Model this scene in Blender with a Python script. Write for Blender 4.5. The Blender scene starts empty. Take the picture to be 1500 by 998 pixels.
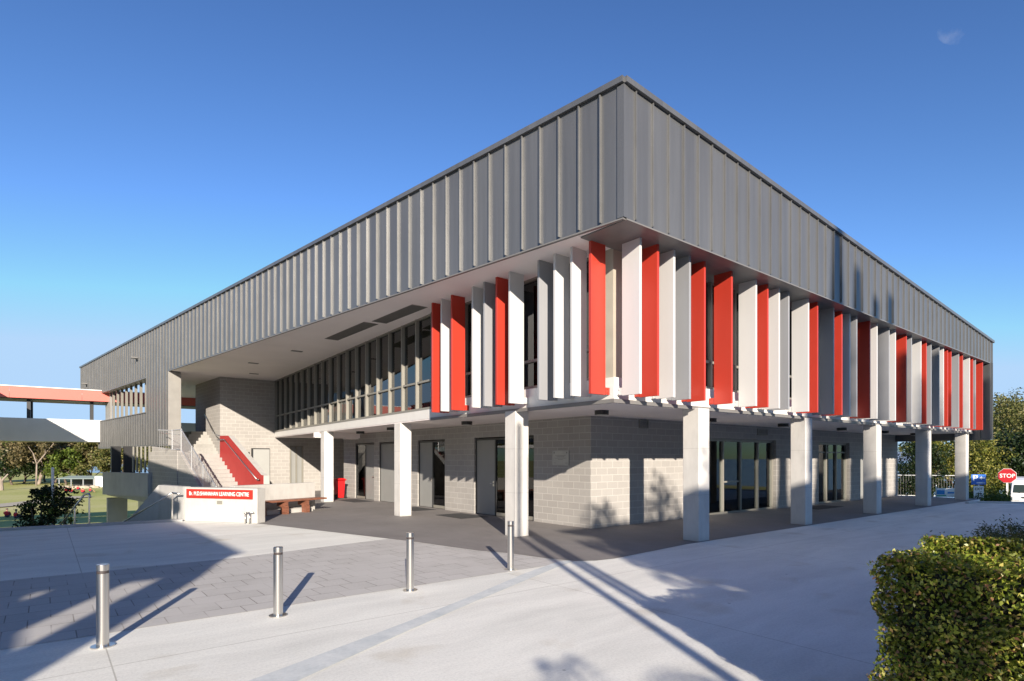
import bpy, bmesh, math, random
import numpy as np
from mathutils import Vector, Matrix
random.seed(7); rng = np.random.default_rng(7)
scene = bpy.context.scene
COL = scene.collection
rad = math.radians

# ------------------------------------------------------------------ helpers
def tag(o, label=None, cat=None, group=None, kind=None):
    if label: o['label'] = label
    if cat: o['category'] = cat
    if group: o['group'] = group
    if kind: o['kind'] = kind
    return o
def empty(name, loc=(0, 0, 0), label=None, cat=None, group=None):
    o = bpy.data.objects.new(name, None); COL.objects.link(o)
    o.location = loc; o.empty_display_size = .2
    return tag(o, label, cat, group)
class MB:
    def __init__(s): s.v = []; s.f = []; s.mi = []; s.cur = 0
    def add(s, vs, fs):
        n = len(s.v); s.v += [tuple(p) for p in vs]
        for f in fs: s.f.append(tuple(n + i for i in f)); s.mi.append(s.cur)
        return s
    def box(s, x0, x1, y0, y1, z0, z1):
        if x0 > x1: x0, x1 = x1, x0
        if y0 > y1: y0, y1 = y1, y0
        if z0 > z1: z0, z1 = z1, z0
        return s.add([(x0,y0,z0),(x1,y0,z0),(x1,y1,z0),(x0,y1,z0),(x0,y0,z1),(x1,y0,z1),(x1,y1,z1),(x0,y1,z1)],
                     [(0,3,2,1),(4,5,6,7),(0,1,5,4),(1,2,6,5),(2,3,7,6),(3,0,4,7)])
    def prism(s, poly, z0, z1):
        """poly: xy list; z0/z1 numbers or lists"""
        a = sum(poly[i][0]*poly[(i+1) % len(poly)][1]-poly[(i+1) % len(poly)][0]*poly[i][1] for i in range(len(poly)))
        n = len(poly)
        zb = z0 if isinstance(z0, (list, tuple)) else [z0]*n
        zt = z1 if isinstance(z1, (list, tuple)) else [z1]*n
        if a < 0: poly = poly[::-1]; zb = list(zb)[::-1]; zt = list(zt)[::-1]
        vs = [(p[0], p[1], zb[i]) for i, p in enumerate(poly)]+[(p[0], p[1], zt[i]) for i, p in enumerate(poly)]
        fs = [tuple(range(n))[::-1], tuple(range(n, 2*n))]+[(i, (i+1) % n, n+(i+1) % n, n+i) for i in range(n)]
        return s.add(vs, fs)
    def wallseg(s, a, b, t, z0, z1, side=1):
        """vertical slab from a to b (xy), thickness t on the left (+1) or right (-1); z may be 2-tuples (at a, at b)"""
        dx, dy = b[0]-a[0], b[1]-a[1]; l = math.hypot(dx, dy); nx, ny = -dy/l*t*side, dx/l*t*side
        za = z0 if isinstance(z0, tuple) else (z0, z0); zb = z1 if isinstance(z1, tuple) else (z1, z1)
        return s.prism([a, b, (b[0]+nx, b[1]+ny), (a[0]+nx, a[1]+ny)], [za[0], za[1], za[1], za[0]], [zb[0], zb[1], zb[1], zb[0]])
    def tube(s, p0, p1, r0, r1=None, n=8, cap=True):
        r1 = r0 if r1 is None else r1
        p0 = Vector(p0); p1 = Vector(p1); d = (p1-p0)
        if d.length < 1e-6: return s
        q = d.to_track_quat('Z', 'Y')
        vs = []
        for p, r in ((p0, r0), (p1, r1)):
            for i in range(n):
                a = 2*math.pi*i/n
                vs.append(p+q @ Vector((r*math.cos(a), r*math.sin(a), 0)))
        fs = [(i, (i+1) % n, n+(i+1) % n, n+i) for i in range(n)]
        if cap: fs += [tuple(range(n))[::-1], tuple(range(n, 2*n))]
        return s.add(vs, fs)
    def path(s, pts, r, n=8):
        for a, b in zip(pts[:-1], pts[1:]): s.tube(a, b, r, n=n)
        for p in pts[1:-1]: s.ball(p, r, 6, 4)
        return s
    def ball(s, c, r, nu=10, nv=6, sc=(1, 1, 1)):
        vs = []; fs = []
        for j in range(nv+1):
            th = math.pi*j/nv
            for i in range(nu):
                ph = 2*math.pi*i/nu
                vs.append((c[0]+r*sc[0]*math.sin(th)*math.cos(ph), c[1]+r*sc[1]*math.sin(th)*math.sin(ph), c[2]+r*sc[2]*math.cos(th)))
        for j in range(nv):
            for i in range(nu):
                fs.append((j*nu+i, (j+1)*nu+i, (j+1)*nu+(i+1) % nu, j*nu+(i+1) % nu))
        return s.add(vs, fs)
    def quad(s, a, b, c, d): return s.add([a, b, c, d], [(0, 1, 2, 3)])
    def build(s, name, mats, parent=None, smooth=False, bevel=0, label=None, seg=2):
        me = bpy.data.meshes.new(name)
        me.from_pydata(s.v, [], s.f)
        if not isinstance(mats, (list, tuple)): mats = [mats]
        for m in mats: me.materials.append(m)
        if len(mats) > 1: me.polygons.foreach_set('material_index', s.mi)
        if smooth: me.polygons.foreach_set('use_smooth', [True]*len(me.polygons))
        me.update()
        o = bpy.data.objects.new(name, me); COL.objects.link(o)
        if parent: o.parent = parent
        if bevel:
            b = o.modifiers.new('b', 'BEVEL'); b.width = bevel; b.segments = seg; b.limit_method = 'ANGLE'; b.angle_limit = rad(40)
        if label: o['label'] = label
        return o

def copy_tree(o, parent=None):
    c = o.copy(); COL.objects.link(c); c.parent = parent
    for ch in o.children: copy_tree(ch, c)
    return c

# ------------------------------------------------------------------ materials
def new_mat(name):
    m = bpy.data.materials.new(name); m.use_nodes = True
    nt = m.node_tree; b = nt.nodes['Principled BSDF']
    return m, nt, b
def N(nt, typ, **kw):
    n = nt.nodes.new(typ)
    for k, v in kw.items():
        if k in n.inputs.keys() if isinstance(k, str) else False: n.inputs[k].default_value = v
        else: setattr(n, k, v)
    return n
def coords(nt, scale=(1, 1, 1)):
    tc = N(nt, 'ShaderNodeTexCoord'); mp = N(nt, 'ShaderNodeMapping'); mp.inputs['Scale'].default_value = scale
    nt.links.new(tc.outputs['Object'], mp.inputs[0]); return mp.outputs[0]
def noise(nt, vec, scale, detail=4, rough=.55):
    n = N(nt, 'ShaderNodeTexNoise'); n.inputs['Scale'].default_value = scale; n.inputs['Detail'].default_value = detail; n.inputs['Roughness'].default_value = rough
    nt.links.new(vec, n.inputs['Vector']); return n.outputs['Fac']
def ramp(nt, fac, stops):
    r = N(nt, 'ShaderNodeValToRGB'); e = r.color_ramp.elements
    while len(e) > len(stops): e.remove(e[-1])
    while len(e) < len(stops): e.new(.5)
    for i, (p, c) in enumerate(stops):
        e[i].position = p; e[i].color = (c[0], c[1], c[2], 1) if not isinstance(c, (int, float)) else (c, c, c, 1)
    nt.links.new(fac, r.inputs[0]); return r.outputs[0]
def mixc(nt, a, b, fac, mode='MIX'):
    m = N(nt, 'ShaderNodeMix'); m.data_type = 'RGBA'; m.blend_type = mode
    for k, v in ((6, a), (7, b), (0, fac)):
        if isinstance(v, bpy.types.NodeSocket): nt.links.new(v, m.inputs[k])
        elif k == 0: m.inputs[0].default_value = v
        else: m.inputs[k].default_value = (v[0], v[1], v[2], 1) if isinstance(v, (tuple, list)) else (v, v, v, 1)
    return m.outputs[2]
def bump(nt, b, h, strength, dist=.01):
    n = N(nt, 'ShaderNodeBump'); n.inputs['Strength'].default_value = strength; n.inputs['Distance'].default_value = dist
    nt.links.new(h, n.inputs['Height']); nt.links.new(n.outputs[0], b.inputs['Normal'])
def simple(name, col, rough=.5, metal=0., var=.08, nscale=3., bmp=0, spec=None, stretch=(1, 1, 1)):
    m, nt, b = new_mat(name)
    v = coords(nt, stretch); f = noise(nt, v, nscale, 5)
    lo = tuple(c*(1-var) for c in col); hi = tuple(min(1, c*(1+var)) for c in col)
    nt.links.new(ramp(nt, f, [(.3, lo), (.7, hi)]), b.inputs['Base Color'])
    b.inputs['Roughness'].default_value = rough; b.inputs['Metallic'].default_value = metal
    if spec is not None: b.inputs['Specular IOR Level'].default_value = spec
    if bmp: bump(nt, b, noise(nt, v, nscale*12, 3), bmp)
    return m

def concrete(name, lo, hi, sc=.5, streak=False, joints=None, rough=.8, stain=.0):
    m, nt, b = new_mat(name); v = coords(nt)
    f1 = noise(nt, v, sc, 8, .65); f2 = noise(nt, coords(nt, (1, 1, .25) if streak else (1, 1, 1)), sc*6, 6, .6); f3 = noise(nt, v, 60, 3)
    c = ramp(nt, f1, [(.3, lo), (.7, hi)])
    c = mixc(nt, c, ramp(nt, f2, [(.25, .82), (.6, 1.0)]), .6, 'MULTIPLY')
    c = mixc(nt, c, ramp(nt, f3, [(.3, .9), (.7, 1.0)]), .5, 'MULTIPLY')
    if stain:
        f4 = noise(nt, coords(nt, (1, 1, 1)), .9, 3, .5)
        c = mixc(nt, c, ramp(nt, f4, [(.62, 1.0), (.75, .78)]), stain, 'MULTIPLY')
    nt.links.new(c, b.inputs['Base Color']); b.inputs['Roughness'].default_value = rough
    b.inputs['Specular IOR Level'].default_value = .3
    bump(nt, b, f3, .15, .004)
    return m

M = {}
M['column'] = concrete('off_form_concrete', (.50, .49, .47), (.60, .585, .56), 1.2, streak=True, stain=.5)
nt_ = M['column'].node_tree; b_ = nt_.nodes['Principled BSDF']; src = b_.inputs['Base Color'].links[0].from_socket
tc_ = N(nt_, 'ShaderNodeTexCoord'); sp_ = N(nt_, 'ShaderNodeSeparateXYZ'); nt_.links.new(tc_.outputs['Object'], sp_.inputs[0])
fr_ = N(nt_, 'ShaderNodeMath', operation='FRACT'); nt_.links.new(sp_.outputs[2], fr_.inputs[0])
lines = ramp(nt_, fr_.outputs[0], [(0, .72), (.010, .72), (.012, 1.0)]); base = ramp(nt_, sp_.outputs[2], [(0, .72), (.06, .88), (.16, 1.0)])
nt_.links.new(mixc(nt_, mixc(nt_, src, lines, .8, 'MULTIPLY'), base, .7, 'MULTIPLY'), b_.inputs['Base Color'])
M['concrete_wall'] = concrete('painted_concrete', (.42, .41, .39), (.50, .49, .47), 1.4, streak=True, stain=.4)
M['stair'] = concrete('stair_concrete', (.33, .32, .30), (.40, .39, .37), 1.6, stain=.5)
M['lower_concrete'] = concrete('grey_concrete', (.36, .36, .36), (.46, .46, .45), .8, streak=True, stain=.4)
M['slab_edge'] = simple('white_slab_edge', (.62, .61, .585), .6, var=.03)
M['soffit'] = simple('soffit_paint', (.88, .81, .79), .75, var=.04, nscale=.6)
M['trim'] = simple('grey_flashing', (.16, .155, .15), .45, var=.08)
M['frame'] = simple('window_frame_grey', (.235, .225, .195), .45, .1, var=.04)
M['frame_dark'] = simple('dark_frame', (.035, .036, .038), .4, .2, var=.1)
M['door_grey'] = simple('door_grey_paint', (.24, .243, .235), .5, var=.03)
M['blackm'] = simple('black_metal', (.015, .015, .016), .45, var=.2)
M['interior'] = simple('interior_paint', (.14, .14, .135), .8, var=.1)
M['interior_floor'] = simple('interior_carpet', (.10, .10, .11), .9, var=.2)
M['mat'] = simple('rubber_mat', (.035, .035, .038), .9, var=.3, nscale=30)
M['timber'] = simple('red_brown_timber', (.19, .075, .045), .5, var=.35, nscale=8, stretch=(1, .15, 4))
M['steel'] = simple('brushed_stainless', (.62, .60, .57), .28, 1., var=.06, nscale=6, stretch=(1, 1, .1))
M['galv'] = simple('galvanised_steel', (.55, .56, .57), .45, .7, var=.1, nscale=20)
M['band'] = simple('dark_band', (.05, .04, .04), .4, var=.1)
M['red_sign'] = simple('red_sign_face', (.36, .022, .012), .45, var=.03)
M['red_panel'] = simple('red_render', (.33, .026, .022), .6, var=.06)
M['red_bridge'] = simple('red_bridge_panel', (.62, .14, .11), .55, var=.04, nscale=.3)
M['bin'] = simple('red_bin_plastic', (.60, .012, .015), .35, var=.05)
M['white'] = simple('white_paint', (.80, .80, .79), .5, var=.02)
M['letter'] = simple('white_lettering', (.88, .88, .86), .5, var=.01)
M['blue'] = simple('blue_sign_face', (.02, .14, .55), .45, var=.03)
M['stopred'] = simple('stop_sign_red', (.45, .012, .02), .45, var=.04)
M['yellow'] = simple('yellow_plate', (.75, .5, .02), .5, var=.03)
M['tyre'] = simple('tyre_rubber', (.02, .02, .02), .8, var=.2)
M['vanpaint'] = simple('white_van_paint', (.78, .78, .78), .25, var=.02)
M['skin'] = simple('skin', (.45, .25, .17), .6)
M['redcloth'] = simple('red_cloth', (.55, .02, .03), .8)
M['navycloth'] = simple('navy_cloth', (.02, .025, .06), .8)
M['bark_light'] = simple('pale_gum_bark', (.26, .21, .17), .85, var=.35, nscale=3, stretch=(1, 1, .3))
M['bark'] = simple('grey_brown_bark', (.12, .09, .07), .9, var=.4, nscale=4, stretch=(1, 1, .3))
M['roof_green'] = simple('pale_green_roof', (.22, .27, .25), .5, var=.05)
M['fin_white'] = simple('white_fin_paint', (.535, .53, .525), .38, var=.035, nscale=2, stretch=(1, 1, .15))
M['fin_grey'] = simple('grey_fin_paint', (.27, .275, .29), .38, var=.05, nscale=2, stretch=(1, 1, .15))
M['fin_red'] = simple('red_fin_paint', (.42, .038, .022), .35, var=.06, nscale=2, stretch=(1, 1, .15))
M['tile_roof'] = simple('roof_tiles', (.16, .12, .10), .8, var=.3, nscale=2)

def cladding(name, period, phase, k=1.0):
    m, nt, b = new_mat(name); v = coords(nt)
    sp = N(nt, 'ShaderNodeSeparateXYZ'); nt.links.new(v, sp.inputs[0])
    sb = N(nt, 'ShaderNodeMath', operation='SUBTRACT'); nt.links.new(sp.outputs[0], sb.inputs[0]); nt.links.new(sp.outputs[1], sb.inputs[1])
    ad = N(nt, 'ShaderNodeMath', operation='ADD'); nt.links.new(sb.outputs[0], ad.inputs[0]); ad.inputs[1].default_value = phase
    dv_ = N(nt, 'ShaderNodeMath', operation='DIVIDE'); nt.links.new(ad.outputs[0], dv_.inputs[0]); dv_.inputs[1].default_value = period
    fl_ = N(nt, 'ShaderNodeMath', operation='FLOOR'); nt.links.new(dv_.outputs[0], fl_.inputs[0])
    wn = N(nt, 'ShaderNodeTexWhiteNoise'); wn.noise_dimensions = '1D'; nt.links.new(fl_.outputs[0], wn.inputs['W'])
    f = noise(nt, v, .35, 3, .5); g = noise(nt, coords(nt, (5, 5, .25)), 1.2, 5, .6)
    c = ramp(nt, f, [(.3, (.124*k, .127*k, .131*k)), (.7, (.143*k, .146*k, .151*k))])
    c = mixc(nt, c, ramp(nt, wn.outputs['Value'], [(0, .94), (1, 1.05)]), 1.0, 'MULTIPLY')
    c = mixc(nt, c, ramp(nt, g, [(.3, .86), (.65, 1.05)]), .8, 'MULTIPLY')
    nt.links.new(c, b.inputs['Base Color']); b.inputs['Metallic'].default_value = .35; b.inputs['Roughness'].default_value = .36
    nt.links.new(ramp(nt, wn.outputs['Value'], [(0, .30), (1, .42)]), b.inputs['Roughness'])
    bump(nt, b, noise(nt, coords(nt, (2.4, 2.4, .45)), 1.0, 2, .5), .5, .03)
    return m
M['clad'] = cladding('charcoal_metal_cladding', .5198, -.63); M['clad_right'] = cladding('charcoal_metal_cladding_right', .461, -.35)
M['seam'] = simple('sun_lightened_seam', (.175, .175, .172), .3, .4, var=.12, nscale=1.5)  # same metal as the panels, lightened to paint sun on the ribs

def blockwork():
    m, nt, b = new_mat('grey_blockwork')
    tc = N(nt, 'ShaderNodeTexCoord'); sp = N(nt, 'ShaderNodeSeparateXYZ'); nt.links.new(tc.outputs['Object'], sp.inputs[0])
    ad = N(nt, 'ShaderNodeMath', operation='SUBTRACT'); nt.links.new(sp.outputs[0], ad.inputs[0]); nt.links.new(sp.outputs[1], ad.inputs[1])
    cb = N(nt, 'ShaderNodeCombineXYZ'); nt.links.new(ad.outputs[0], cb.inputs[0])
    az = N(nt, 'ShaderNodeMath', operation='ADD'); nt.links.new(sp.outputs[2], az.inputs[0]); az.inputs[1].default_value = .092
    nt.links.new(az.outputs[0], cb.inputs[1])
    br = N(nt, 'ShaderNodeTexBrick'); nt.links.new(cb.outputs[0], br.inputs['Vector'])
    br.inputs['Scale'].default_value = 1; br.inputs['Brick Width'].default_value = .41; br.inputs['Row Height'].default_value = .1815
    br.inputs['Mortar Size'].default_value = .008; br.inputs['Mortar Smooth'].default_value = .2; br.offset = .5
    br.inputs['Color1'].default_value = (.335, .32, .303, 1); br.inputs['Color2'].default_value = (.37, .355, .336, 1); br.inputs['Mortar'].default_value = (.49, .47, .445, 1)
    br.inputs['Bias'].default_value = 0
    sp2 = noise(nt, tc.outputs['Object'], 70, 3, .7)
    c = mixc(nt, br.outputs['Color'], ramp(nt, sp2, [(.3, .82), (.65, 1.05)]), .8, 'MULTIPLY')
    lg = noise(nt, tc.outputs['Object'], .8, 4)
    c = mixc(nt, c, ramp(nt, lg, [(.3, .92), (.7, 1.02)]), .8, 'MULTIPLY')
    nt.links.new(c, b.inputs['Base Color']); b.inputs['Roughness'].default_value = .85; b.inputs['Specular IOR Level'].default_value = .2
    inv = N(nt, 'ShaderNodeMath', operation='SUBTRACT'); inv.inputs[0].default_value = 1; nt.links.new(br.outputs['Fac'], inv.inputs[1])
    bump(nt, b, inv.outputs[0], .5, .006)
    return m
M['block'] = blockwork()
def brickmat():
    m, nt, b = new_mat('red_brick')
    tc = N(nt, 'ShaderNodeTexCoord'); sp = N(nt, 'ShaderNodeSeparateXYZ'); nt.links.new(tc.outputs['Object'], sp.inputs[0])
    ad = N(nt, 'ShaderNodeMath', operation='ADD'); nt.links.new(sp.outputs[0], ad.inputs[0]); nt.links.new(sp.outputs[1], ad.inputs[1])
    cb = N(nt, 'ShaderNodeCombineXYZ'); nt.links.new(ad.outputs[0], cb.inputs[0]); nt.links.new(sp.outputs[2], cb.inputs[1])
    br = N(nt, 'ShaderNodeTexBrick'); nt.links.new(cb.outputs[0], br.inputs['Vector'])
    br.inputs['Scale'].default_value = 1; br.inputs['Brick Width'].default_value = .24; br.inputs['Row Height'].default_value = .086; br.inputs['Mortar Size'].default_value = .01
    br.inputs['Color1'].default_value = (.30, .10, .06, 1); br.inputs['Color2'].default_value = (.22, .07, .045, 1); br.inputs['Mortar'].default_value = (.4, .36, .32, 1)
    nt.links.new(br.outputs['Color'], b.inputs['Base Color']); b.inputs['Roughness'].default_value = .9
    return m
M['brick'] = brickmat()

def glassmat(name, tint=(.42, .45, .45), ior=1.75):
    m = bpy.data.materials.new(name); m.use_nodes = True; nt = m.node_tree; nt.nodes.clear()
    out = N(nt, 'ShaderNodeOutputMaterial'); tr = N(nt, 'ShaderNodeBsdfTransparent'); gl = N(nt, 'ShaderNodeBsdfGlossy'); fr = N(nt, 'ShaderNodeFresnel'); mx = N(nt, 'ShaderNodeMixShader')
    tr.inputs[0].default_value = (*tint, 1); gl.inputs['Roughness'].default_value = .0; gl.inputs[0].default_value = (.92, .94, .96, 1); fr.inputs['IOR'].default_value = ior
    v = coords(nt); bp = N(nt, 'ShaderNodeBump'); bp.inputs['Strength'].default_value = .02; bp.inputs['Distance'].default_value = .02
    nt.links.new(noise(nt, v, 1.2, 1), bp.inputs['Height']); nt.links.new(bp.outputs[0], gl.inputs['Normal'])
    nt.links.new(fr.outputs[0], mx.inputs[0]); nt.links.new(tr.outputs[0], mx.inputs[1]); nt.links.new(gl.outputs[0], mx.inputs[2]); nt.links.new(mx.outputs[0], out.inputs[0])
    return m
M['glass'] = glassmat('tinted_window_glass')
M['glass_door'] = glassmat('door_glass', (.55, .58, .58), 1.6)

def ground_concrete():
    m, nt, b = new_mat('pale_trowelled_concrete'); v = coords(nt)
    wv = N(nt, 'ShaderNodeTexNoise'); wv.inputs['Scale'].default_value = .6; nt.links.new(v, wv.inputs['Vector'])
    dm = N(nt, 'ShaderNodeVectorMath', operation='MULTIPLY_ADD'); nt.links.new(wv.outputs['Color'], dm.inputs[0]); dm.inputs[1].default_value = (.7, .7, 0); nt.links.new(v, dm.inputs[2])
    vv = dm.outputs[0]
    f = noise(nt, vv, .28, 8, .66); c = ramp(nt, f, [(.3, (.74, .74, .69)), (.5, (.80, .795, .74)), (.7, (.85, .84, .785))])
    mp = N(nt, 'ShaderNodeMapping'); nt.links.new(vv, mp.inputs[0]); mp.inputs['Scale'].default_value = (.35, 1.8, 1); mp.inputs['Rotation'].default_value = (0, 0, .5)
    g = noise(nt, mp.outputs[0], 1.0, 8, .7); c = mixc(nt, c, ramp(nt, g, [(.32, .80), (.6, 1.0)]), .8, 'MULTIPLY')
    h = noise(nt, v, 38, 6, .8); c = mixc(nt, c, ramp(nt, h, [(.36, .74), (.56, 1.0)]), .6, 'MULTIPLY')
    k = noise(nt, vv, 1.1, 3, .5); c = mixc(nt, c, ramp(nt, k, [(.60, (1, 1, 1)), (.74, (.80, .76, .70))]), .8, 'MULTIPLY')
    sp = N(nt, 'ShaderNodeTexVoronoi'); sp.inputs['Scale'].default_value = 1.1; nt.links.new(v, sp.inputs['Vector'])      # gum spots and leaf litter
    c = mixc(nt, c, ramp(nt, sp.outputs['Distance'], [(.018, .35), (.028, 1.0)]), .7, 'MULTIPLY')
    # saw cut joints
    jb = N(nt, 'ShaderNodeTexBrick'); nt.links.new(v, jb.inputs['Vector']); jb.offset = 0; jb.inputs['Scale'].default_value = 1; jb.inputs['Brick Width'].default_value = 5.2; jb.inputs['Row Height'].default_value = 4.3; jb.inputs['Mortar Size'].default_value = .006; jb.inputs['Mortar Smooth'].default_value = 0
    jb.inputs['Color1'].default_value = (1, 1, 1, 1); jb.inputs['Color2'].default_value = (1, 1, 1, 1); jb.inputs['Mortar'].default_value = (.5, .48, .45, 1)
    c = mixc(nt, c, jb.outputs['Color'], .7, 'MULTIPLY')
    nt.links.new(c, b.inputs['Base Color']); b.inputs['Roughness'].default_value = .8; b.inputs['Specular IOR Level'].default_value = .25
    bump(nt, b, h, .2, .004); return m
M['ground_concrete'] = ground_concrete()
def charcoal():
    m, nt, b = new_mat('charcoal_paving'); v = coords(nt)
    f = noise(nt, v, .5, 7, .65); c = ramp(nt, f, [(.3, (.175, .162, .158)), (.7, (.235, .22, .213))])
    h = noise(nt, coords(nt, (1.2, .4, 1)), 4, 6, .7); c = mixc(nt, c, ramp(nt, h, [(.3, .86), (.65, 1.0)]), .7, 'MULTIPLY')
    s = noise(nt, v, 120, 2, .8); c = mixc(nt, c, ramp(nt, s, [(.35, .8), (.65, 1.1)]), .5, 'MULTIPLY')
    nt.links.new(c, b.inputs['Base Color']); b.inputs['Roughness'].default_value = .8
    bump(nt, b, s, .3, .003); return m
M['charcoal'] = charcoal()
def pavers():
    m, nt, b = new_mat('grey_pavers'); v = coords(nt)
    mp = N(nt, 'ShaderNodeMapping'); nt.links.new(v, mp.inputs[0]); mp.inputs['Rotation'].default_value = (0, 0, 0)
    br = N(nt, 'ShaderNodeTexBrick'); nt.links.new(mp.outputs[0], br.inputs['Vector']); br.offset = .5
    br.inputs['Scale'].default_value = 1; br.inputs['Brick Width'].default_value = .40; br.inputs['Row Height'].default_value = .40; br.inputs['Mortar Size'].default_value = .007; br.inputs['Mortar Smooth'].default_value = .3
    br.inputs['Color1'].default_value = (.44, .425, .405, 1); br.inputs['Color2'].default_value = (.50, .485, .465, 1); br.inputs['Mortar'].default_value = (.22, .20, .18, 1)
    f = noise(nt, v, 30, 4, .7); c = mixc(nt, br.outputs['Color'], ramp(nt, f, [(.3, .85), (.65, 1.05)]), .7, 'MULTIPLY')
    g = noise(nt, v, .6, 4); c = mixc(nt, c, ramp(nt, g, [(.3, .9), (.7, 1.08)]), .8, 'MULTIPLY')
    # joints vanish in places
    k = noise(nt, v, 1.4, 3); c2 = mixc(nt, c, (.48, .465, .445), ramp(nt, k, [(.45, 0.), (.6, .75)]))
    nt.links.new(c2, b.inputs['Base Color']); b.inputs['Roughness'].default_value = .85
    bump(nt, b, br.outputs['Fac'], -.4, .004); return m
M['pavers'] = pavers()
M['strip'] = concrete('blue_grey_patch', (.52, .56, .57), (.68, .70, .69), 3.5)

def grassmat():
    m, nt, b = new_mat('mown_grass'); v = coords(nt)
    f = noise(nt, v, .05, 5, .6); c = ramp(nt, f, [(.3, (.33, .36, .10)), (.5, (.46, .45, .17)), (.7, (.56, .51, .27))])
    g = noise(nt, v, 3, 5, .7); c = mixc(nt, c, ramp(nt, g, [(.3, .75), (.7, 1.1)]), .8, 'MULTIPLY')
    nt.links.new(c, b.inputs['Base Color']); b.inputs['Roughness'].default_value = .95; b.inputs['Specular IOR Level'].default_value = .1
    return m
M['grass'] = grassmat()
def leafmat(name, stops, rough=.5, trans=.3):
    m, nt, b = new_mat(name); g = N(nt, 'ShaderNodeNewGeometry')
    c = ramp(nt, g.outputs['Random Per Island'], stops)
    f = noise(nt, coords(nt), .9, 2); c = mixc(nt, c, ramp(nt, f, [(.35, .65), (.65, 1.15)]), .8, 'MULTIPLY')
    nt.links.new(c, b.inputs['Base Color']); b.inputs['Roughness'].default_value = rough; b.inputs['Specular IOR Level'].default_value = .35
    tl = N(nt, 'ShaderNodeBsdfTranslucent'); nt.links.new(c, tl.inputs[0]); mx = N(nt, 'ShaderNodeMixShader'); mx.inputs[0].default_value = trans
    nt.links.new(b.outputs[0], mx.inputs[1]); nt.links.new(tl.outputs[0], mx.inputs[2]); nt.links.new(mx.outputs[0], nt.nodes['Material Output'].inputs[0])
    return m
M['leaf_hedge'] = leafmat('hedge_leaf', [(0, (.04, .06, .008)), (.35, (.14, .19, .022)), (.75, (.31, .34, .05)), (.92, (.45, .38, .10)), (.98, (.42, .22, .11)), (1, (.34, .15, .09))], .35)
M['leaf_gum'] = leafmat('gum_leaf', [(0, (.06, .055, .025)), (.5, (.16, .135, .06)), (1, (.30, .235, .12))])
M['leaf_dark'] = leafmat('dark_leaf', [(0, (.008, .018, .006)), (.6, (.02, .04, .012)), (1, (.05, .08, .02))])
M['leaf_green'] = leafmat('green_leaf', [(0, (.04, .07, .01)), (.6, (.10, .15, .02)), (1, (.20, .24, .05))])
M['leaf_yellow'] = leafmat('yellow_green_leaf', [(0, (.05, .07, .008)), (.5, (.16, .175, .024)), (1, (.36, .32, .08))])
M['leaf_olive'] = leafmat('olive_leaf', [(0, (.05, .065, .015)), (.6, (.14, .15, .04)), (1, (.27, .23, .09))])

# ------------------------------------------------------------------ foliage
def leaf_mesh(name, pts, size, mat, parent=None, aspect=.5, outward=None, seed=1):
    r = np.random.default_rng(seed); n = len(pts); pts = np.asarray(pts, float)
    a = r.normal(size=(n, 3))
    if outward is not None: a = a*.8+outward*.9
    a /= np.linalg.norm(a, axis=1)[:, None]+1e-9      # leaf normal
    t = r.normal(size=(n, 3)); t -= (t*a).sum(1)[:, None]*a; t /= np.linalg.norm(t, axis=1)[:, None]+1e-9
    u = np.cross(a, t); s = (size*r.uniform(.6, 1.3, n))[:, None]
    v = np.empty((n, 4, 3))
    v[:, 0] = pts-t*s*.5; v[:, 1] = pts+u*s*aspect*.5+a*s*.08; v[:, 2] = pts+t*s*.5; v[:, 3] = pts-u*s*aspect*.5+a*s*.08
    me = bpy.data.meshes.new(name); me.vertices.add(4*n); me.vertices.foreach_set('co', v.reshape(-1))
    me.loops.add(4*n); me.loops.foreach_set('vertex_index', np.arange(4*n, dtype=np.int32))
    me.polygons.add(n); me.polygons.foreach_set('loop_start', np.arange(0, 4*n, 4, dtype=np.int32)); me.polygons.foreach_set('loop_total', np.full(n, 4, dtype=np.int32))
    me.materials.append(mat); me.update(calc_edges=True)
    o = bpy.data.objects.new(name, me); COL.objects.link(o)
    if parent: o.parent = parent
    return o
def crown_pts(c, r, nclump, nleaf, clump_r, seed, low=-.6, hollow=.45):
    g = np.random.default_rng(seed); out = []; c = np.array(c, float); r = np.array(r, float)
    k = 0
    while k < nclump:
        d = g.normal(size=3); d /= np.linalg.norm(d)
        if d[2] < low: continue
        rr = g.uniform(hollow, 1.0)**.6
        cc = c+d*r*rr*g.uniform(.85, 1.08)
        cr = clump_r*g.uniform(.55, 1.3); m = int(nleaf*g.uniform(.6, 1.4))
        q = g.normal(size=(m, 3)); q /= np.linalg.norm(q, axis=1)[:, None]; q *= (g.uniform(0, 1, m)**.45)[:, None]*cr
        q[:, 2] *= .7
        out.append(cc+q); k += 1
    return np.concatenate(out)
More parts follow.
